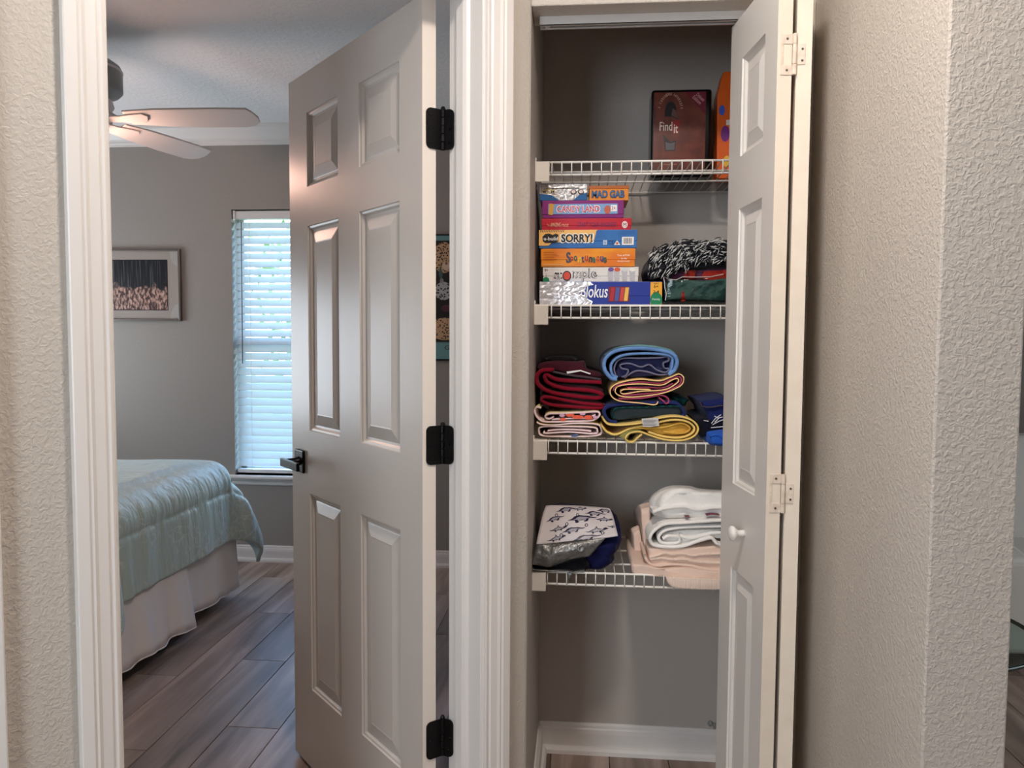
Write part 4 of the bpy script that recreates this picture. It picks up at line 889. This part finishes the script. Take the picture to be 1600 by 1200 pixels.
_l.new(_pw.outputs[0], _mx.inputs[0]); _l.new(_tr.outputs[0], _mx.inputs[1]); _l.new(_gl.outputs[0], _mx.inputs[2]); _l.new(_mx.outputs[0], _n['Material Output'].inputs[0])
for za, zb in ((wz0+.035, 1.245), (1.28, wz1-.035)): MB().box((wx0+.03, yw+.02, za), (wx1-.03, yw+.024, zb)).build('pane', M_glass, win)
st_ = [(0, 0), (.10, 0), (.106, .004), (.108, .011), (.106, .018), (.10, .022), (0, .022)]
m = MB().prism([(wx0-.03, YB+.07-a, wz0-.022+b) for a, b in st_], (wx1-wx0+.06, 0, 0)); m.build('stool', M_trim, win)
ap = [(0, 0), (.006, 0), (.011, .006), (.012, .016), (.008, .020), (.009, .024), (.014, .028), (.014, .036), (0, .036)]
m = MB().prism([(wx0-.015, YB-a, wz0-.058+b) for a, b in ap], (wx1-wx0+.03, 0, 0)); m.build('apron', M_trim, win)
bl = thing('window_blind', 'white slatted window blind glowing with daylight, slats tilted', 'blind', (wx0+.006, YB+.03, wz0))
M_slat = bpy.data.materials.new('blind_slat'); M_slat.use_nodes = True
_n = M_slat.node_tree.nodes; _l = M_slat.node_tree.links; _b = _n['Principled BSDF']; _b.inputs['Base Color'].default_value = srgb(236, 238, 240); _b.inputs['Roughness'].default_value = .4
_t = _n.new('ShaderNodeBsdfTranslucent'); _t.inputs[0].default_value = srgb(236, 240, 244); _mx = _n.new('ShaderNodeMixShader'); _mx.inputs[0].default_value = .45
_l.new(_b.outputs[0], _mx.inputs[1]); _l.new(_t.outputs[0], _mx.inputs[2]); _l.new(_mx.outputs[0], _n['Material Output'].inputs[0])
yb = YB+.032; bw0, bw1 = wx0+.008, wx1-.008
MB().box((bw0, yb-.026, wz1-.052), (bw1, yb+.026, wz1-.008)).build('head_rail', M_frame, bl, bevel=.003)
MB().box((bw0+.001, yb-.032, wz1-.060), (bw0+.012, yb-.024, wz1-.006)).build('valance_clip', M_frame, bl, bevel=.001)
L_ = bw1-bw0; SP = .0437
sl = None; zz = wz1-.085; k = 0
while zz > wz0+.055:
    if sl is None:
        mb = MB(); ang = radians(50); top = []; bot = []
        for j in range(7):
            q = (j/6-.5)*.050; c_ = .003*(1-(2*j/6-1)**2)
            y_ = q*cos(ang) - c_*sin(ang)*-1; z_ = q*sin(ang) + c_*cos(ang); top.append((y_, z_))
        mb.prism([(0, y_, z_) for y_, z_ in top] + [(0, y_+.0016, z_-.0014) for y_, z_ in reversed(top)], (L_-.004, 0, 0))
        sl = mb.build('slat', M_slat, bl, local=True); o = sl
    else:
        o = sl.copy(); COL.objects.link(o); o.parent = bl
    o.location = Vector((bw0+.002, yb, zz)) - bl.location; zz -= SP
MB().box((bw0+.002, yb-.024, wz0+.010), (bw1-.002, yb+.024, wz0+.030)).build('bottom_rail', M_frame, bl, bevel=.003)
for xx in (bw0+.09, (bw0+bw1)/2, bw1-.09):
    for yo in (-.020, .020): MB().tube([(xx, yb+yo, wz0+.02), (xx, yb+yo, wz1-.05)], .0009, 4).build('ladder_cord', M_frame, bl)
p = onY(377, 350, YB-.004); q = onY(379, 568, YB-.004)
MB().tube([(p.x, YB-.004, wz1-.07), (q.x, YB-.004, q.z)], .0032, 8).build('tilt_wand', flat('wand_grey', (120, 124, 134), .3), bl, smooth=True)
# ---- outdoors behind the blind
tag(MB().box((-14, YB+.2, -.35), (12, 26, -.25)).build('ground_outside', mat('lawn', srgb(96, 122, 62), .9, bump=(60, .6, .03), var=(8, srgb(120, 140, 76)))), kind='structure')
mb = MB(); rg = random.Random(3)
for k in range(2600):
    x = rg.uniform(-7.5, 1.5); z_ = rg.uniform(-.2, 2.6+.5*sin(x*1.7)+.3*sin(x*4.1)); y = 8.6 + rg.uniform(-.45, .45) - .2*sin(x*2.3)
    s_ = rg.uniform(.05, .11); a = Vector((rg.gauss(0, 1), rg.gauss(0, 1), rg.gauss(0, 1))).normalized(); b = a.orthogonal().normalized(); c = Vector((x, y, z_))
    mb.add([c-a*s_, c+b*s_*.45, c+a*s_, c-b*s_*.45], [(0, 1, 2, 3)])
tag(mb.build('hedge', mat('hedge_leaf', srgb(92, 124, 66), .6, var=(3, srgb(140, 160, 100)))), 'green leafy hedge outside the bedroom window', 'hedge', kind='stuff')

# ---- framed forest print
pc = thing('picture_frame', 'framed print of pale trees in a dark forest on the bedroom wall', 'picture', (-2.66, YB, 1.378))
x1, x0, zb, zt = -2.270, -3.05, 1.378, 1.788; fw_ = .014
M_pf = mat('pewter_frame', srgb(120, 112, 106), .35, .5)
for a, b in (((x0, YB-.022, zb), (x0+fw_, YB-.001, zt)), ((x1-fw_, YB-.022, zb), (x1, YB-.001, zt)), ((x0+fw_, YB-.022, zb), (x1-fw_, YB-.001, zb+fw_)), ((x0+fw_, YB-.022, zt-fw_), (x1-fw_, YB-.001, zt))): MB().box(a, b).build('frame_bar', M_pf, pc, bevel=.003)
M_mat = flat('mat_board', (168, 158, 150), .8)
MB().box((x0+fw_, YB-.012, zb+fw_), (x1-fw_, YB-.008, zt-fw_)).build('mat_board', M_mat, pc)
ix0, ix1, iz0, iz1 = x0+.084, -2.352, 1.443, 1.723
MB().box((ix0-.004, YB-.0128, iz0-.004), (ix1+.004, YB-.0122, iz1+.004)).build('mat_bevel', flat('mat_bevel', (36, 30, 32), .8), pc)
def forest():
    m = bpy.data.materials.new('forest_print'); m.use_nodes = True; t_ = m.node_tree; N = t_.nodes; L = t_.links; b = N['Principled BSDF']; b.inputs['Roughness'].default_value = .35
    tc = N.new('ShaderNodeTexCoord'); mp = N.new('ShaderNodeMapping'); mp.inputs['Scale'].default_value = (1, 1, .03); L.new(tc.outputs['Object'], mp.inputs[0])
    n1 = N.new('ShaderNodeTexNoise'); n1.inputs['Scale'].default_value = 130; n1.inputs['Detail'].default_value = 2; L.new(mp.outputs[0], n1.inputs['Vector'])
    r1 = N.new('ShaderNodeValToRGB'); r1.color_ramp.elements[0].position = .55; r1.color_ramp.elements[0].color = srgb(26, 28, 34); r1.color_ramp.elements[1].position = .72; r1.color_ramp.elements[1].color = srgb(98, 98, 104); L.new(n1.outputs[0], r1.inputs[0])
    n2 = N.new('ShaderNodeTexNoise'); n2.inputs['Scale'].default_value = 95; n2.inputs['Detail'].default_value = 5; mp2 = N.new('ShaderNodeMapping'); mp2.inputs['Scale'].default_value = (1, 1, .45); L.new(tc.outputs['Object'], mp2.inputs[0]); L.new(mp2.outputs[0], n2.inputs['Vector'])
    r2 = N.new('ShaderNodeValToRGB'); r2.color_ramp.elements[0].position = .42; r2.color_ramp.elements[0].color = srgb(70, 48, 46); r2.color_ramp.elements[1].position = .62; r2.color_ramp.elements[1].color = srgb(206, 168, 152); L.new(n2.outputs[0], r2.inputs[0])
    sx = N.new('ShaderNodeSeparateXYZ'); L.new(tc.outputs['Object'], sx.inputs[0])
    n3 = N.new('ShaderNodeTexNoise'); n3.inputs['Scale'].default_value = 16; L.new(tc.outputs['Object'], n3.inputs['Vector'])
    ad = N.new('ShaderNodeMath'); ad.operation = 'MULTIPLY_ADD'; ad.inputs[1].default_value = -.18; L.new(n3.outputs[0], ad.inputs[0]); L.new(sx.outputs['Z'], ad.inputs[2])
    r3 = N.new('ShaderNodeMapRange'); r3.inputs['From Min'].default_value = .02+FZ; r3.inputs['From Max'].default_value = .045+FZ; r3.inputs['To Min'].default_value = 1; r3.inputs['To Max'].default_value = 0; L.new(ad.outputs[0], r3.inputs[0])
    mx = N.new('ShaderNodeMix'); mx.data_type = 'RGBA'; L.new(r3.outputs[0], mx.inputs['Factor']); L.new(r1.outputs[0], mx.inputs['A']); L.new(r2.outputs[0], mx.inputs['B']); L.new(mx.outputs['Result'], b.inputs['Base Color']); return m
FZ = iz0 - 1.378
MB().box((ix0, YB-.0136, iz0), (ix1, YB-.0130, iz1)).build('forest_print', forest(), pc)
cv = MB()
for zc0, sg in ((zb+fw_, 1), (zt-fw_, -1)):
    pts = [(x1-fw_, YB-.0124, zc0)] + [(x1-fw_-.05*cos(q*pi/16), YB-.0124, zc0+sg*.085*sin(q*pi/16)) for q in range(9)]
    cv.add(pts, [list(range(len(pts)))])
cv.build('mat_corner', flat('mat_corner', (176, 172, 166), .7), pc)

# ---- big cat poster in the gap behind the hinge
po = thing('wall_poster', 'teal bordered poster of spotted big cats seen through the door gap', 'poster', (-.76, YB, 1.17))
px0_, px1_, pz0, pz1 = -1.02, -.50, 1.171, 1.856
MB().box((px0_-.006, YB-.018, pz0-.006), (px1_+.006, YB-.002, pz1+.006)).build('frame', flat('poster_frame', (26, 24, 24), .4), po, bevel=.002)
f = Face(po, (px0_, YB-.0182, pz0), (1, 0, 0), (0, 0, 1)); PWD = px1_-px0_; PHT = pz1-pz0
f.rect('teal_border', 0, .004, PWD, PHT-.004, flat('teal_paper', (112, 158, 160), .6), .0003)
f.rect('picture', .03, .098, PWD-.03, PHT-.03, flat('poster_black', (26, 22, 24), .6), .0006)
def spots(name, base, dark, sc_):
    m = bpy.data.materials.new(name); m.use_nodes = True; N = m.node_tree.nodes; L = m.node_tree.links; b = N['Principled BSDF']; b.inputs['Roughness'].default_value = .6
    tc = N.new('ShaderNodeTexCoord'); v = N.new('ShaderNodeTexVoronoi'); v.inputs['Scale'].default_value = sc_; L.new(tc.outputs['Object'], v.inputs['Vector'])
    r = N.new('ShaderNodeValToRGB'); e = r.color_ramp.elements; e[0].position = .30; e[0].color = srgb(*dark); e[1].position = .46; e[1].color = srgb(*base); L.new(v.outputs['Distance'], r.inputs[0]); L.new(r.outputs[0], b.inputs['Base Color']); return m
sp1 = spots('tan_spots', (206, 166, 126), (40, 26, 22), 85); sp2 = spots('grey_stripes', (186, 184, 186), (40, 38, 42), 75)
cx = -.755-px0_
pxz = lambda py: onY(692, py, YB).z - pz0
f.disc('tan_cat', cx, pxz(403), .062, sp1, .0009, 24, .085); f.disc('muzzle', cx+.012, pxz(416), .022, flat('muzzle_cream', (220, 196, 172), .7), .0012, 16, .024); f.disc('nose', cx+.014, pxz(412), .008, ink((150, 96, 84)), .0015, 12, .008); f.disc('cat_eye', cx-.012, pxz(396), .007, ink((60, 40, 24)), .0015, 12, .005)
f.poly('leaf_shape', [(cx-.03, pxz(428)), (cx-.018, pxz(415)), (cx-.006, pxz(430)), (cx-.016, pxz(440))], ink((70, 100, 96)), .0012)
f.disc('grey_cat', cx-.002, pxz(455), .05, sp2, .0009, 22, .05); f.disc('grey_ear', cx-.012, pxz(439), .011, ink((150, 148, 150)), .0012, 14, .014)
f.disc('plum_leaf', cx+.014, pxz(482), .03, ink((84, 44, 62)), .0009, 14, .02)
f.disc('tan_flank', cx+.006, pxz(514), .09, sp1, .0010, 28, .062)
f.rect('rule_line', .03, .094, PWD-.03, .096, ink((54, 80, 82)), .0010)
text(po, 'GENTLE', f.at(cx+.004, .055), (1, 0, 0), (0, 0, 1), .16, .024, ink((30, 40, 44)), lift=.001)

# ---- ceiling fan
HUB = Vector((-1.938, 2.937, 0)); BZ = 2.14
fan = thing('ceiling_fan', 'white ceiling fan with broad blades lit pink by its lamp', 'ceiling fan', (HUB.x, HUB.y, CEIL))
M_fan = mat('fan_white', srgb(226, 220, 216), .4); M_fing = mat('fan_motor_grey', srgb(150, 150, 148), .35)
MB().lathe([(.078, CEIL), (.078, CEIL-.02), (.06, CEIL-.05), (.02, CEIL-.06), (.02, 2.37)], HUB, n=28).build('canopy', M_fan, fan, smooth=True)
MB().lathe([(.03, 2.372), (.11, 2.362), (.135, 2.345), (.142, 2.330), (.142, 2.250), (.130, 2.236), (.09, 2.226)], HUB, n=40).build('motor_housing', M_fing, fan, smooth=True)
MB().lathe([(.143, 2.330), (.1445, 2.325), (.143, 2.320)], HUB, n=40).build('trim_ring', M_fan, fan, smooth=True)
MB().lathe([(.085, 2.226), (.105, 2.21), (.11, 2.19), (.095, 2.165), (.06, 2.15), (.05, 2.10)], HUB, n=32).build('blade_hub', M_fan, fan, smooth=True)
for k in range(5):
    th = radians(4.6 + 72*k); ca, sa = cos(th), sin(th); tilt = radians(-15)
    def loc(r, s_, h=0): return HUB + Vector((ca*r - sa*s_*cos(tilt), sa*r + ca*s_*cos(tilt), BZ + h + s_*sin(tilt)))
    ol = [(.17, -.045), (.30, -.060), (.55, -.068), (.655, -.066), (.672, -.040), (.684, -.005), (.680, .030), (.660, .052), (.62, .066), (.45, .068), (.28, .060), (.17, .048)]
    mb = MB().prism([loc(r, s_, .006) for r, s_ in ol], (0, 0, -.007)); bld = mb.build('blade', M_fan, fan, bevel=.0015, seg=1)
    ir = [(.09, -.020), (.15, -.022), (.20, -.034), (.245, -.040), (.262, -.024), (.252, .004), (.232, .026), (.20, .034), (.15, .022), (.09, .020)]
    mb = MB().prism([loc(r, s_, -.0015) for r, s_ in ir], (0, 0, -.006)); mb.build('blade_iron', M_fan, bld, bevel=.002, seg=2)
    mb = MB().prism([HUB + Vector((ca*r - sa*s_, sa*r + ca*s_, z_)) for r, s_, z_ in ((.07, -.018, 2.175), (.125, -.018, BZ), (.125, .018, BZ), (.07, .018, 2.175))], (0, 0, .012)); mb.build('iron_arm', M_fan, fan)
M_lamp = mat('lamp_globe', srgb(255, 225, 210), .5, emit=((1, .60, .47, 1), 52))
MB().lathe([(.05, 2.10), (.075, 2.085), (.075, 2.06), (.06, 2.05)], HUB, n=28).build('light_fitter', M_fan, fan, smooth=True)
MB().lathe([(.012, 2.05), (.035, 2.044), (.052, 2.025), (.058, 2.0), (.052, 1.975), (.032, 1.955), (.008, 1.948)], HUB, n=28).build('lamp_globe', M_lamp, fan, smooth=True)

# ---- bed
BX0, BX1, BY0, BY1, BT = -3.62, -1.70, 2.565, 3.655, .645
bed = thing('bed', 'single bed base and mattress with white gathered bed skirt', 'bed', ((BX0+BX1)/2, (BY0+BY1)/2, 0))
MB().box((BX0, BY0, .17), (BX1, BY1, .40)).build('box_spring', flat('ticking', (200, 196, 192), .9), bed, bevel=.02)
MB().box((BX0, BY0, .40), (BX1, BY1, BT)).build('mattress', flat('mattress_white', (214, 210, 206), .9), bed, bevel=.05, seg=4)
for xx in (BX0+.08, BX1-.12):
    for yy in (BY0+.08, BY1-.12): MB().box((xx, yy, 0), (xx+.04, yy+.04, .17)).build('leg', flat('bed_leg', (40, 36, 34), .5), bed, bevel=.003)
M_skirt = mat('skirt_cotton', srgb(246, 238, 234), .85, bump=(60, .15, .004, (1, 1, .15)), spec=.2)
def skirt(name, p0, p1, out, z0a, z0b, amp, seed, ztop=.42, n=40, lean=0.03):
    p0 = Vector(p0); p1 = Vector(p1); out = Vector(out)
    def fn(u, v):
        z0 = z0a + (z0b-z0a)*u + .006*sin(u*17+seed)
        fall = v; o_ = amp*(sin(u*13+seed*2)+.6*sin(u*31+seed))*fall + lean*fall
        p = p0.lerp(p1, u) + out*o_; return (p.x, p.y, ztop + (z0-ztop)*v)
    MB().grid(n, 10, fn).build(name, M_skirt, bed, smooth=True, solid=.002)
    MB().tube([fn(i/n, 1) for i in range(n+1)], .003, 6).build('hem', M_skirt, bed, smooth=True)
skirt('skirt_panel', (BX1+.012, 2.55, 0), (BX1+.026, 3.135, 0), (1, 0, 0), .075, .060, .010, 1, lean=.045)
skirt('skirt_panel', (BX1+.010, 3.055, 0), (BX1+.010, BY1+.005, 0), (1, 0, 0), .085, .055, .007, 3, lean=.022)
skirt('skirt_panel', (BX1, BY1+.01, 0), (BX0, BY1+.01, 0), (0, 1, 0), .06, .06, .006, 5)
skirt('skirt_panel', (BX0, BY0-.01, 0), (BX1, BY0-.01, 0), (0, -1, 0), .06, .06, .008, 7)
def comf_mat():
    m = bpy.data.materials.new('sage_comforter'); m.use_nodes = True; N = m.node_tree.nodes; L = m.node_tree.links; b = N['Principled BSDF']; b.inputs['Roughness'].default_value = .42; b.inputs['Sheen Weight'].default_value = .25
    tc = N.new('ShaderNodeTexCoord'); v = N.new('ShaderNodeTexVoronoi'); v.feature = 'DISTANCE_TO_EDGE'; v.inputs['Scale'].default_value = 17
    nz = N.new('ShaderNodeTexNoise'); nz.inputs['Scale'].default_value = 9; L.new(tc.outputs['Object'], nz.inputs['Vector'])
    ad = N.new('ShaderNodeVectorMath'); ad.operation = 'MULTIPLY_ADD'; ad.inputs[1].default_value = (.22, .22, .22); L.new(nz.outputs['Color'], ad.inputs[0]); L.new(tc.outputs['Object'], ad.inputs[2]); L.new(ad.outputs[0], v.inputs['Vector'])
    r = N.new('ShaderNodeValToRGB'); e = r.color_ramp.elements; e[0].position = .02; e[0].color = (1, 1, 1, 1); e[1].position = .06; e[1].color = (0, 0, 0, 1); L.new(v.outputs['Distance'], r.inputs[0])
    n2 = N.new('ShaderNodeTexNoise'); n2.inputs['Scale'].default_value = 5.5; L.new(tc.outputs['Object'], n2.inputs['Vector']); r2 = N.new('ShaderNodeValToRGB'); r2.color_ramp.elements[0].position = .46; r2.color_ramp.elements[1].position = .58; L.new(n2.outputs[0], r2.inputs[0])
    ml = N.new('ShaderNodeMath'); ml.operation = 'MULTIPLY'; L.new(r.outputs[0], ml.inputs[0]); L.new(r2.outputs[0], ml.inputs[1]); m3 = N.new('ShaderNodeMath'); m3.operation = 'MULTIPLY'; m3.inputs[1].default_value = .55; L.new(ml.outputs[0], m3.inputs[0])
    mx = N.new('ShaderNodeMix'); mx.data_type = 'RGBA'; mx.inputs['A'].default_value = srgb(194, 211, 203); mx.inputs['B'].default_value = srgb(238, 244, 238); L.new(m3.outputs[0], mx.inputs['Factor']); L.new(mx.outputs['Result'], b.inputs['Base Color'])
    n4 = N.new('ShaderNodeTexNoise'); n4.inputs['Scale'].default_value = 22; mp = N.new('ShaderNodeMapping'); mp.inputs['Scale'].default_value = (1, 1, .25); L.new(tc.outputs['Object'], mp.inputs[0]); L.new(mp.outputs[0], n4.inputs['Vector'])
    bp = N.new('ShaderNodeBump'); bp.inputs['Strength'].default_value = .8; bp.inputs['Distance'].default_value = .016; L.new(n4.outputs[0], bp.inputs['Height']); L.new(bp.outputs[0], b.inputs['Normal']); return m
M_comf = comf_mat()
R_ = .11; OVY, OVX = .44, .435; CT = BT+.045
def fold(d, fl=.06):
    if d <= 0: return 0, 0
    if d < R_*pi/2: return R_*sin(d/R_), R_*(1-cos(d/R_))
    e = d - R_*pi/2; return R_ + e*fl, R_ + e*math.sqrt(max(0, 1-fl*fl))
IY0, IY1, IX = BY0-.02+R_, BY1+.02-R_, BX1+.025-R_
def comf(u, v):
    a = -OVY + u*((IY1-IY0)+2*OVY); b = v*((IX-BX0)+OVX)
    dy = max(0, -a) if a < 0 else max(0, a-(IY1-IY0)); sy = -1 if a < 0 else 1
    dx = max(0, b-(IX-BX0)); y = min(max(a, 0), IY1-IY0) + IY0; x = min(b, IX-BX0) + BX0
    if dx > 0 and dy > 0:
        r = math.hypot(dx, dy); th = math.atan2(dx, dy); o, dn = fold(r, .06); e = max(0, r-R_*pi/2); q_ = sin(2*th)**2
        o += .80*q_*max(0, e-1.45*e*e); dn *= 1 - .05*q_
        x += o*sin(th); y += sy*o*cos(th); z_ = CT - dn; nx, ny, nz = sin(th), sy*cos(th), .2
    elif dx > 0: o, dn = fold(dx); x += o; z_ = CT-dn; g = min(1, dn/.2); nx, ny, nz = g, 0, 1-g
    elif dy > 0: o, dn = fold(dy); y += sy*o; z_ = CT-dn; g = min(1, dn/.2); nx, ny, nz = 0, sy*g, 1-g
    else: z_ = CT; nx, ny, nz = 0, 0, 1
    puff = .022*(1-min(1, abs((a/(IY1-IY0))-.5)*2)**2) if (dx == 0 and dy == 0) else 0
    drop = max(0, min(1, (CT-z_)/.25))
    f_ = .010*mnoise.noise((x*4, y*4, 1.7)) + (.013*mnoise.noise((a*11, b*1.6, 4.4)) + .008*mnoise.noise((a*23, b*2.5, 8.1)))*(.35+.65*drop)
    if dx > 0: f_ -= .010*math.exp(-((dx-.20)/.012)**2)*(1 if (a*3) % 1 < .8 else .2)
    return (x + nx*f_, y + ny*f_, z_ + puff + nz*f_)
mb = MB().grid(110, 150, lambda u, v: comf(u, .30+.70*v))
co = mb.build('comforter', M_comf, smooth=True, solid=.018); tag(co, 'sage green embroidered comforter draped over the single bed', 'comforter')

# ================================================================== dining side
tb = thing('glass_table', 'low round table with clear glass top on white pedestal', 'table', (.99, 2.39, 0))
M_tg = M_glass.copy(); M_tg.name = 'table_glass'; M_tg.node_tree.nodes['Transparent BSDF'].inputs[0].default_value = (.80, .90, .87, 1); M_tedge = mat('glass_edge', srgb(20, 44, 40), .1, spec=.7)
c = (.99, 2.39, 0)
MB().lathe([(.0, .438), (.33, .438), (.33, .450), (.0, .450)], c, n=64).build('glass_top', M_tg, tb)
MB().tube([(c[0]+.3315*cos(2*pi*k/72), c[1]+.3315*sin(2*pi*k/72), .444) for k in range(73)], .0062, 8, cap=False).build('glass_rim', M_tedge, tb, smooth=True)
MB().lathe([(.18, 0), (.18, .02), (.05, .05), (.04, .20), (.05, .40), (.12, .437)], c, n=32).build('pedestal', M_white_plastic, tb, smooth=True)
ch = thing('armchair', 'white upholstered armchair behind the glass table', 'armchair', (2.0, 3.45, 0))
M_uph = mat('white_upholstery', srgb(222, 220, 214), .8, bump=(200, .2, .001))
MB().box((1.62, 3.10, .10), (2.40, 3.80, .30)).build('seat_base', M_uph, ch, bevel=.03, seg=3)
MB().box((1.75, 3.08, .30), (2.27, 3.65, .42)).build('seat_cushion', M_uph, ch, bevel=.04, seg=4)
MB().prism([(1.62, 3.62, .28), (1.62, 3.80, .28), (1.62, 3.90, .86), (1.62, 3.76, .86)], (.78, 0, 0)).build('backrest', M_uph, ch, bevel=.03, seg=3)
for xx in (1.58, 2.28): MB().prism([(xx, 3.06, .10), (xx, 3.80, .10), (xx, 3.80, .60), (xx, 3.06, .47)], (.14, 0, 0)).build('arm', M_uph, ch, bevel=.025, seg=3)
for xx in (1.64, 2.34):
    for yy in (3.12, 3.74): MB().lathe([(.018, 0), (.022, .10)], (xx, yy, 0), n=12).build('leg', flat('chair_leg', (60, 48, 40), .5), ch)
